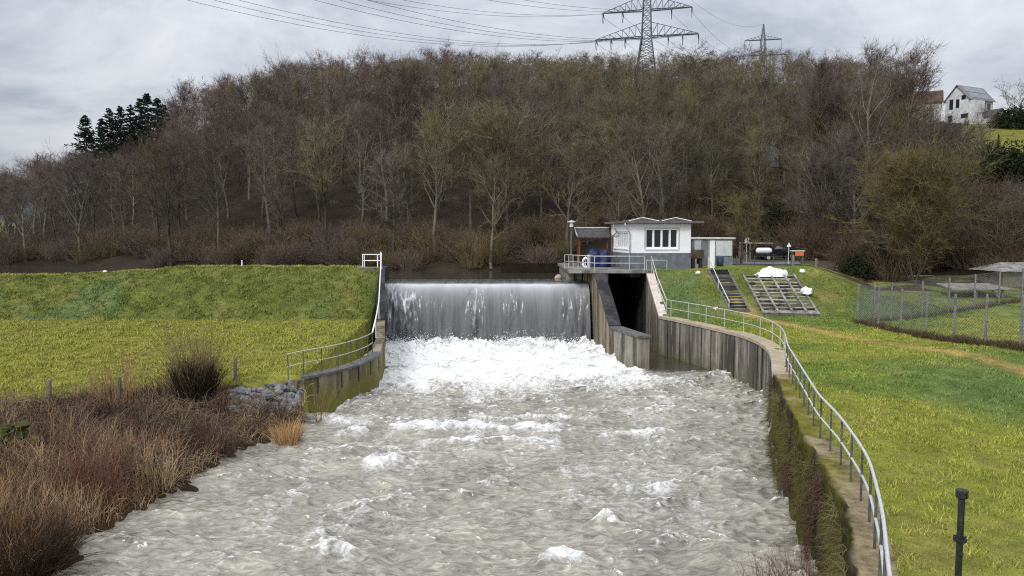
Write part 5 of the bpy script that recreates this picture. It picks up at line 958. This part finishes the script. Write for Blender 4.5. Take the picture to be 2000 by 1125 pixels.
for i, (px, py, Y, wid, lab) in enumerate(((166, 226, 138, 5.6, 'lone dark spruce standing furthest left on the ridge'), (198, 232, 146, 4.5, 'small dark spruce second from the left on the ridge'), (213, 212, 148, 4.8, 'dark spruce with narrow spire third from the left on the ridge'), (234, 208, 150, 5, 'dark spruce fourth from the left in the ridge row'), (254, 205, 152, 5.2, 'dark spruce in the middle of the ridge row'), (273, 193, 155, 5, 'dark spruce just left of the tallest pair on the ridge'), (287, 183, 157, 5.4, 'tallest dark spruce of the ridge row'), (306, 190, 160, 5.4, 'dark spruce at the right end of the ridge row'), (320, 205, 162, 4.6, 'low dark spruce behind the right end of the ridge row'), (795, 128, 205, 8.5, 'large dark fir among the bare trees high on the ridge'), (570, 168, 180, 6, 'small dark fir among bare trees left of the large fir'), (455, 163, 178, 4, 'narrow dark fir on the skyline left of centre'))):
    conifer_obj(lab, px, py, Y*(.86 if px < 330 else .97), 12, wid*1.7, 300+i, group='dark conifers on the ridge')
conifer_obj('brown thinning spruce before the hill meadow at the right', 1951, 262, 128, 10, 4.4, 330, 'needle_brown')
# dark evergreen bushes
def evergreen(label, px, py, Y, sx, sy, sz, seed, mat='ivy', name='evergreen_bush', n=5200, leaf=.10):
    g = np.random.default_rng(seed); q = P(px, py, Y); z = Hs(q[0], Y); u_ = g.normal(size=(n, 3)); u_ /= np.linalg.norm(u_, axis=1)[:, None]; u_[:, 2] = np.abs(u_[:, 2]); r_ = (.45+.55*g.random((n, 1))**.5)*(.45+1.1*fbm(u_[:, 0]*2+seed, u_[:, 1]*2+u_[:, 2]*2, 1.4, 3)[:, None]); p = u_*r_*[sx, sy, sz]
    d = g.normal(size=(n, 3)); d /= np.linalg.norm(d, axis=1)[:, None]; mb = MB(); mb.segs(p, p+d*leaf*g.uniform(.7, 1.8, (n, 1)), leaf*.5, leaf*.3, 2); o = mb.build(name, M[mat], org=(0, 0, 0)); o.location = (q[0], Y, z); return tag(o, label, 'bush')
evergreen('low black green holly bush at the left foot of the yellow green willow', 1672, 540, 64, 1.5, 1.3, 2.0, 1, n=2600); evergreen('taller black green holly bush nearest the trunk of the yellow green willow', 1712, 540, 65, 1.4, 1.3, 3.2, 11, n=2800); evergreen('dark clipped hedge below the bare oak at the hill house', 1990, 245, 168, 7, 3, 4.2, 2, leaf=.3); evergreen('dark ivy thicket below the hill meadow at the right edge', 1975, 360, 100, 6.5, 3, 5, 3, leaf=.2, n=6000); evergreen('dark ivy clad bush behind the open shed', 1925, 510, 72, 3.2, 2.5, 5.0, 4, n=6000); evergreen('dark evergreen thicket behind the dark car', 1525, 470, 86, 2.6, 2.2, 5.0, 5, n=2600, leaf=.14); evergreen('tall dark ivy bush beside the brown spruce', 1905, 345, 105, 5, 3, 4.2, 6, leaf=.2)
evergreen('ivy covered trunk in the wood above the white building', 1198, 330, 95, .9, .9, 6.5, 7, n=3000); pass
# shore bushes
def bush_proto(seed, cols, lab, grp):
    P0, P1, R0, R1 = stems(150, (0, 0, -.1), 3.4, 1, seed, 4, .022, .5, .05, 3, .9, jit=.2); gg = np.random.default_rng(seed); mb = MB(); mb.segs(P0, P1, np.maximum(R0, .010), np.maximum(R1, .005), 3, np.array(cols)[gg.integers(0, len(cols), len(P0))]*gg.uniform(.75, 1.2, (len(P0), 1))); return tag(mb.build('bush', M['veg'], org=(0, 0, -.1)), lab, 'bush', grp)
bp = [[bush_proto(400+i, [(.135, .100, .078), (.11, .083, .068), (.155, .118, .088)], 'bare reddish brown bush growing along the lake shore', 'reddish bushes along the lake shore') for i in range(3)], [bush_proto(410+i, [(.15, .12, .06), (.12, .095, .055), (.17, .125, .065)], 'bare olive brown bush growing along the lake shore', 'olive bushes along the lake shore') for i in range(3)]]
seen = set(); g = np.random.default_rng(12); nb = 0
for i in range(130):
    px = -40+ (1480)*((i*.61803) % 1); c = px; Yf = np.interp(c, HP[:, 0], HP[:, 3]); y = Yf+g.uniform(-.6, 5.5); x = (px-1000)/F*y; z = Hs(x, y)
    if px > 1130 and y < 80: y = g.uniform(82, 92); x = (px-1000)/F*y; z = Hs(x, y)
    if z < 4.3: z = 4.4
    pr_ = bp[0 if (px < 700 and g.random() < .72) or g.random() < .25 else 1][int(g.integers(0, 3))]; s_ = g.uniform(.45, .95)
    if pr_.name in seen: o = pr_.copy(); COL.objects.link(o)
    else: o = pr_; seen.add(pr_.name)
    o.location = (x, y, z-.1); o.rotation_euler = (0, 0, g.uniform(0, 6.28)); o.scale = (s_*1.15, s_*1.15, s_)

dk = [bush_proto(420+i, [(.10, .075, .05), (.075, .055, .042), (.12, .085, .055)], 'dark twiggy bush in the undergrowth below the right woods', 'dark undergrowth bushes below the right woods') for i in range(3)]
g = np.random.default_rng(15); seen2 = set()
for i in range(95):
    if i < 60: px = g.uniform(1570, 2060); y = g.uniform(63, 84) if px > 1650 else g.uniform(70, 84)
    else: px = g.uniform(1340, 1660); y = g.uniform(82, 100)
    x = (px-1000)/F*y; z = Hs(x, y); pr_ = dk[int(g.integers(0, 3))]; s_ = g.uniform(.8, 1.55)
    if y < 66 and px > 1830 and px < 1990: s_ *= .6
    if pr_.name in seen2: o = pr_.copy(); COL.objects.link(o)
    else: o = pr_; seen2.add(pr_.name)
    o.location = (x, y, z-.15); o.rotation_euler = (0, 0, g.uniform(0, 6.28)); o.scale = (s_*1.1, s_*1.1, s_)
g = np.random.default_rng(16); mb = MB()             # low undergrowth covering the wooded slope
for i in range(700):
    y = math.sqrt(g.uniform(76**2, 190**2)); px = g.uniform(-60, 1860); x = (px-1000)/F*y
    if not allowed(x, y) or Hs(x, y) < 4.7: continue
    P0, P1, R0, R1 = stems(26, (x, y, Hs(x, y)-.1), g.uniform(1.5, 3.2), 1, 1000+i, 3, .02, .55, .05, 2, 1.1, jit=.25); cc_ = np.array([(.10, .07, .052), (.095, .082, .05), (.07, .058, .047)][int(g.integers(0, 3))])*g.uniform(.5, 1.1); mb.segs(P0, P1, np.maximum(R0, .012), np.maximum(R1, .008), 2, np.tile(cc_, (len(P0), 1)))
tag(mb.build('undergrowth', M['veg'], org=(0, 120, 10)), 'leafless brown undergrowth covering the floor of the wooded hillside', 'undergrowth', kind='stuff')

# ---------------------------------------------------------------- houses on the right hill
def house(label, o, ang, W, L, hw, hr, roofm, wins_g, wins_s, solar=False, bay=False, name='house'):
    ca, sa = math.cos(ang), math.sin(ang); ex_ = np.array([ca, sa, 0]); ey_ = np.array([-sa, ca, 0]); t = thing(name, label, 'house', o); o = np.asarray(o, float); q = lambda x, y, z: o+ex_*x+ey_*y+np.array([0, 0, z])
    mb = MB(); b_ = [q(0, 0, -3), q(W, 0, -3), q(W, L, -3), q(0, L, -3)]; tp = [q(0, 0, hw), q(W, 0, hw), q(W, L, hw), q(0, L, hw)]; ap = [q(W/2, 0, hr), q(W/2, L, hr)]; mb.add(b_+tp+ap, [(0, 1, 5, 8, 4), (1, 2, 6, 5), (2, 3, 7, 9, 6), (3, 0, 4, 7)]); mb.build('wall', M['house_white'], t)
    mb = MB(); sl = (hr-hw)/(W/2); ov = .4
    for sg in (0, 1):
        e0 = -ov if sg == 0 else W+ov; zl = hw-sl*ov+.05; A_ = [q(e0, -ov, zl), q(W/2, -ov, hr+.05), q(W/2, L+ov, hr+.05), q(e0, L+ov, zl)]; up_ = np.array([0, 0, .22]); mb.hexa(A_, [a+up_ for a in A_])
    rf = mb.build('roof', roofm, t)
    for (x0_, x1_, z0_, z1_) in wins_g: mb = MB(); v_ = [q(x0_, -.06, z0_), q(x1_, -.06, z0_), q(x1_, .0-.002, z0_), q(x0_, -.002, z0_)]; mb.hexa(v_, [a+np.array([0, 0, z1_-z0_]) for a in v_]); mb.build('window', M['glass'], t)
    for (y0_, y1_, z0_, z1_) in wins_s: mb = MB(); v_ = [q(W+.002, y0_, z0_), q(W+.06, y0_, z0_), q(W+.06, y1_, z0_), q(W+.002, y1_, z0_)]; mb.hexa(v_, [a+np.array([0, 0, z1_-z0_]) for a in v_]); mb.build('window', M['glass'], t)
    if solar:
        for i in range(2):
            f0, f1 = .12+.42*i, .48+.42*i; mb = MB(); gp_ = lambda f, y: q(W/2+(W/2+ov)*f, y, hr+.30-(hr-hw+sl*ov)*f); A_ = [gp_(f0, .8), gp_(f1, .8), gp_(f1, L-.8), gp_(f0, L-.8)]; mb.hexa(A_, [a+np.array([0, 0, .08]) for a in A_]); mb.build('solar_panel', M['solar'], rf)
    if bay: mb = MB(); v_ = [q(W+.003, .3, -3), q(W+1.3, .3, -3), q(W+1.3, 4.2, -3), q(W+.003, 4.2, -3)]; mb.hexa(v_, [a+np.array([0, 0, hw+2.4]) for a in v_]); mb.build('bay', M['house_white'], t)
    return t
HY = 178; o = P(1890, 236, HY); a_ = P(1846, 222, HY+5); d_ = a_-o; ang = math.atan2(d_[1], d_[0])+math.pi; Wd = float(np.hypot(d_[0], d_[1])); oo = np.array([a_[0], a_[1], o[2]])
house('white gabled house with solar panels on the right hill', oo, ang, Wd, 9.6, 5.4, 8.6, M['roof_grey'], [(1.0, 1.9, 3.2, 5.6), (2.6, 3.4, 3.4, 5.4), (3.9, 4.9, 5.2, 6.2), (4.0, 5.6, .8, 1.8), (.8, 1.8, .2, 1.8)], [(4.9, 6.6, 3.2, 4.6), (7.2, 8.6, 3.2, 4.6), (4.7, 6.9, .3, 2.1), (7.3, 8.9, .3, 2.1)], True, True)
o = P(1826, 232, HY+8); house('house with brown tiled roof half hidden behind birch twigs', (o[0]+1.5, o[1], o[2]), R(62), 9, 8, 4.2, 7.4, M['tile'], [(1, 2, 1.5, 2.8)], [(1, 2.2, 1.4, 2.6)], name='house')
o = P(1945, 238, HY-2); house('small white house with dark roof beside the bare oak', (o[0], o[1], o[2]), R(20), 3.2, 4, 1.7, 3.0, M['roof'], [(.6, 1.3, .4, 1.3), (1.9, 2.5, .4, 1.3)], [])
# little shelter at the lake shore and grey shed in the wood
q = P(990, 484, 76); t = thing('shore_hut', 'little dark hut with pale roof edge under the lake shore trees', 'hut', (q[0], 76.5, Hs(q[0], 77))); zt = q[2]; mb = MB(); mb.box(q[0]-.85, q[0]+.85, 76, 77.6, zt-.1, zt+.05); mb.build('roof', M['tin'], t); mb = MB(); mb.box(q[0]-.7, q[0]+.7, 76.3, 77.5, Hs(q[0], 76.9)-.6, zt-.102); mb.build('wall', M['roof'], t)
q = P(1498, 340, 118); t = thing('wood_shed', 'grey arched shed half hidden among trees above the yard', 'shed', (q[0], 120, Hs(q[0], 119))); z = Hs(q[0], 118)-.5; mb = MB(); aa = np.linspace(0, math.pi, 12); n_ = 12; v_ = [(q[0]+2.1*math.cos(v), 118, z+2.6+1.2*math.sin(v)) for v in aa]+[(q[0]-2.1, 118, z), (q[0]+2.1, 118, z)]; v2_ = [(a, 124, c) for a, b, c in v_]; m_ = len(v_); mb.add(v_+v2_, [tuple(range(m_))[::-1], tuple(range(m_, 2*m_))]+[(i, (i+1) % m_, (i+1) % m_+m_, i+m_) for i in range(m_)]); mb.build('shell', M['grey_panel'], t); mb = MB(); mb.box(q[0]-.9, q[0]+.9, 117.93, 117.995, z, z+2.6); mb.build('door', M['plinth'], t)
# marks on the dam crest
q = P(482, 513, 56); mb = MB(); z = Hs(q[0], 55); mb.cyl((q[0], 55), .05, z-.1, z+.42, 8); mb.cyl((q[0], 55), .065, z+.42, z+.47, 8); tag(mb.build('marker_post', M['white_frame']), 'small white marker post on the crest of the left dam', 'post')
q = P(210, 521, 55); tag(lump_mesh((q[0], 54.6, Hs(q[0], 54.6)-.03), .16, .14, .2, 3, .3).build('marker_stone', M['white_cloth'], smooth=True), 'small white stone on the left dam crest', 'stone')
q = P(1090, 540, 58.4); tag(lump_mesh((q[0], 58.2, LAKE-.05), .3, .3, .32, 6, .3).build('shore_stone', M['coping'], smooth=True), 'tan stone in the lake beside the deck abutment', 'stone')

# ---------------------------------------------------------------- pylons and lines
def lattice(mb, a0, a1, w0, w1, n, r, rb, ax=np.array([1., 0, 0]), ay=np.array([0, 1., 0])):
    a0 = np.asarray(a0, float); a1 = np.asarray(a1, float); lv = [(a0+(a1-a0)*f, w0+(w1-w0)*f) for f in np.linspace(0, 1, n+1)]; C = [(-1, -1), (1, -1), (1, 1), (-1, 1)]; p = [[c+ax*s[0]*w/2+ay*s[1]*w/2 for s in C] for c, w in lv]; A_, B_, r_ = [], [], []
    for i in range(n):
        for j in range(4):
            k_ = (j+1) % 4; A_ += [p[i][j], p[i][j], p[i][k_], p[i+1][j]]; B_ += [p[i+1][j], p[i+1][k_], p[i+1][j], p[i+1][k_]]; r_ += [r, rb, rb, rb]
    mb.segs(A_, B_, r_, r_, 4)
def arm(mb, c, d, L, hgt, w, r, n=7):
    d = np.asarray(d, float); s_ = np.array([-d[1], d[0], 0]); A_, B_, rr = [], [], []; pts = []
    for i in range(n+1):
        f = i/n; p = c+d*L*f; wi = w*(1-f)+.25*f; b0, b1 = p-s_*wi/2, p+s_*wi/2; tpt = p+np.array([0, 0, hgt*(1-f)+.15]); pts.append((b0, b1, tpt))
    for i in range(n):
        for j in range(3): A_.append(pts[i][j]); B_.append(pts[i+1][j]); rr.append(r*(1.15 if j < 2 else .7))
        A_ += [pts[i][0], pts[i][0], pts[i][1], pts[i][1]]; B_ += [pts[i+1][1], pts[i+1][2], pts[i+1][2], pts[i][2]]; rr += [r*.5]*4
    mb.segs(A_, B_, rr, rr, 4); return c+d*L
PY1 = 250.0; pb1 = P(1262, 130, PY1); base1 = np.array([pb1[0], PY1, Hs(pb1[0], PY1)]); zl = P(1262, 72, PY1)[2]; zu = P(1262, 20, PY1)[2]; ad = np.array([math.cos(R(14)), -math.sin(R(14)), 0]); an_ = np.array([math.sin(R(14)), math.cos(R(14)), 0])
t = thing('pylon', 'large steel lattice electricity pylon with two wide arms on the ridge', 'pylon', base1); mb = MB(); lattice(mb, base1, base1*[1, 1, 0]+[0, 0, zl], 7.5, 3.1, 9, .20, .09, ad, an_); lattice(mb, base1*[1, 1, 0]+[0, 0, zl], base1*[1, 1, 0]+[0, 0, zu+6], 3.1, 2.1, 6, .18, .08, ad, an_); lattice(mb, base1*[1, 1, 0]+[0, 0, zu+6], base1*[1, 1, 0]+[0, 0, zu+18], 2.1, .4, 5, .14, .07, ad, an_); mb.build('tower', M['steel_tower'], t)
tips = {}
for nm, z, L in (('low', zl, 16.6), ('up', zu, 14.4)):
    for sg in (-1, 1):
        mb = MB(); c_ = base1*[1, 1, 0]+[0, 0, z]+ad*sg*1.3; arm(mb, c_, ad*sg, L-1.3, 4.6, 2.4, .16); mb.build('arm', M['steel_tower'], t)
        for f in ((.42, .70, 1.0) if nm == 'low' else (.55, 1.0)):
            p = base1*[1, 1, 0]+[0, 0, z]+ad*sg*L*f; tips[(nm, sg, f)] = p; mb = MB(); p0 = p-an_*.2; v = np.linspace(0, 1, 9); mb.tube([p+an_*(2.6*(q-.5)*2)+np.array([0, 0, -.8-2.6*math.sin(math.pi*q)]) for q in v], .09, 5); mb.build('jumper_loop', M['insul'], t)
            for sd in (-1, 1): mb = MB(); mb.tube([p, p+an_*sd*2.6+np.array([0, 0, -.85])], .20, 6); mb.build('insulator', M['insul'], t)
PY2 = 400.0; q = P(1490, 100, PY2); base2 = np.array([q[0], PY2, Hs(q[0], PY2)]); zt2 = P(1490, 47, PY2)[2]; za2 = P(1490, 78, PY2)[2]; zb2 = P(1490, 108, PY2)[2]
t = thing('pylon', 'smaller distant electricity pylon showing above the ridge trees', 'pylon', base2); mb = MB(); lattice(mb, base2, base2*[1, 1, 0]+[0, 0, za2], 7, 2.0, 9, .18, .09); lattice(mb, base2*[1, 1, 0]+[0, 0, za2], base2*[1, 1, 0]+[0, 0, zt2], 2.0, .3, 4, .16, .08); mb.build('tower', M['steel_tower'], t); tips2 = []
for z, L in ((za2, 9.4), (zb2, 12)):
    for sg in (-1, 1):
        mb = MB(); d_ = np.array([math.cos(R(10))*sg, -math.sin(R(10))*sg, 0]); c_ = base2*[1, 1, 0]+[0, 0, z]; tp = arm(mb, c_+d_, d_, L-1, 2.2, 1.6, .15, 5); mb.build('arm', M['steel_tower'], t); mb = MB(); mb.tube([tp, tp-np.array([0, 0, 5.2])], .12, 5); mb.build('insulator', M['insul'], t); tips2.append(tp-np.array([0, 0, 5.2]))
def cable(a, b, sag, lab, r=.045):
    a, b = np.asarray(a, float), np.asarray(b, float); f = np.linspace(0, 1, 41); p = a+(b-a)*f[:, None]; p[:, 2] -= 4*sag*f*(1-f); mb = MB(); mb.tube(p, r, 5); tag(mb.build('power_line', M['insul']), lab, 'power line', 'power lines strung from the large pylon')
side_w = {-1: 'left', 1: 'right'}; nth = {.42: 'inner', .70: 'middle', 1.0: 'outer', .55: 'inner'}; dirL = np.array([-.72, -.69, 0]); perp = ad
for (nm, sg, f), p in tips.items():
    far_ = np.array([-130, 92, p[2]+3])+ad*sg*f*(16 if nm == 'low' else 14); lvl = 'lower' if nm == 'low' else 'upper'
    cable(p-an_*2.6+np.array([0, 0, -.85]), far_, 16, f'line running left from the {nth[f]} hanger of the {side_w[sg]} {lvl} pylon arm')
    tgt = tips2[{('up', -1): 0, ('up', 1): 1, ('low', -1): 2, ('low', 1): 3}[(nm, sg)]]
    if f != .70: cable(p+an_*2.6+np.array([0, 0, -.85]), tgt+np.array([(1-f)*-3*sg, 0, 0]), 9, f'line from the {nth[f]} hanger of the {side_w[sg]} {lvl} pylon arm to the distant pylon')
cable(base1*[1, 1, 0]+[0, 0, zu+18], (-128, 92, zu+22), 14, 'highest thin power line running left from the pylon peak'); cable(base1*[1, 1, 0]+[0, 0, zu+18], base2*[1, 1, 0]+[0, 0, zt2], 9, 'highest power line from the big pylon peak to the distant pylon')

# ---------------------------------------------------------------- sky and light
wd = bpy.data.worlds.new('World'); SC.world = wd; wd.use_nodes = True; nt = wd.node_tree; n = nt.nodes; l = nt.links; bg = n['Background']
sky = n.new('ShaderNodeTexSky'); sky.sky_type = 'NISHITA'; sky.sun_disc = False; SE, SA = R(38), R(215); sky.sun_elevation = SE; sky.sun_rotation = SA
tc = n.new('ShaderNodeTexCoord'); sx = n.new('ShaderNodeSeparateXYZ'); l.new(tc.outputs['Generated'], sx.inputs[0])
def mth(op, a, b):
    m = n.new('ShaderNodeMath'); m.operation = op
    for i, v in enumerate((a, b)):
        if hasattr(v, 'links'): l.new(v, m.inputs[i])
        else: m.inputs[i].default_value = v
    return m.outputs[0]
zc = mth('MAXIMUM', sx.outputs[2], 0.0); den = mth('ADD', zc, .30); cb = n.new('ShaderNodeCombineXYZ'); l.new(mth('DIVIDE', sx.outputs[0], den), cb.inputs[0]); l.new(mth('DIVIDE', sx.outputs[1], den), cb.inputs[1])
f1 = noise(nt, cb.outputs[0], 1.5, 8, .60, .4)
cc = ramp(nt, f1, [(.32, (.30, .325, .385)), (.44, (.43, .455, .52)), (.54, (.58, .60, .65)), (.68, (.74, .745, .76))])
vd = n.new('ShaderNodeVectorMath'); vd.operation = 'DOT_PRODUCT'; l.new(tc.outputs['Generated'], vd.inputs[0]); vd.inputs[1].default_value = (math.sin(SA)*math.cos(SE), math.cos(SA)*math.cos(SE), math.sin(SE))
glow = mth('MULTIPLY', mth('POWER', mth('MAXIMUM', vd.outputs['Value'], 0.0), 1.5), 1.3)      # brighter cloud round the hidden sun, added behind the camera to light facing fronts
gain = mth('MULTIPLY', mth('ADD', mth('ADD', mth('MULTIPLY', zc, 1.4), .80), glow), 8.0)
vm = n.new('ShaderNodeVectorMath'); vm.operation = 'SCALE'; l.new(cc, vm.inputs[0]); l.new(gain, vm.inputs[3])
mx = n.new('ShaderNodeMix'); mx.data_type = 'RGBA'; mx.inputs[0].default_value = .92; l.new(sky.outputs[0], mx.inputs[6]); l.new(vm.outputs[0], mx.inputs[7]); l.new(mx.outputs[2], bg.inputs['Color']); bg.inputs['Strength'].default_value = .10
sl = bpy.data.lights.new('sun', 'SUN'); sl.energy = 1.3; sl.angle = R(14); sl.color = (1, .96, .90); so_ = bpy.data.objects.new('sun', sl); COL.objects.link(so_)
sd = Vector((math.sin(SA)*math.cos(SE), math.cos(SA)*math.cos(SE), math.sin(SE))); so_.rotation_euler = (-sd).to_track_quat('-Z', 'Y').to_euler(); so_.location = (0, -20, 60)
SC.view_settings.view_transform = 'Standard'; SC.view_settings.look = 'None'; SC.view_settings.gamma = 1; SC.view_settings.exposure = .46
SC.cycles.use_denoising = False
SC.cycles.filter_width = 1.1
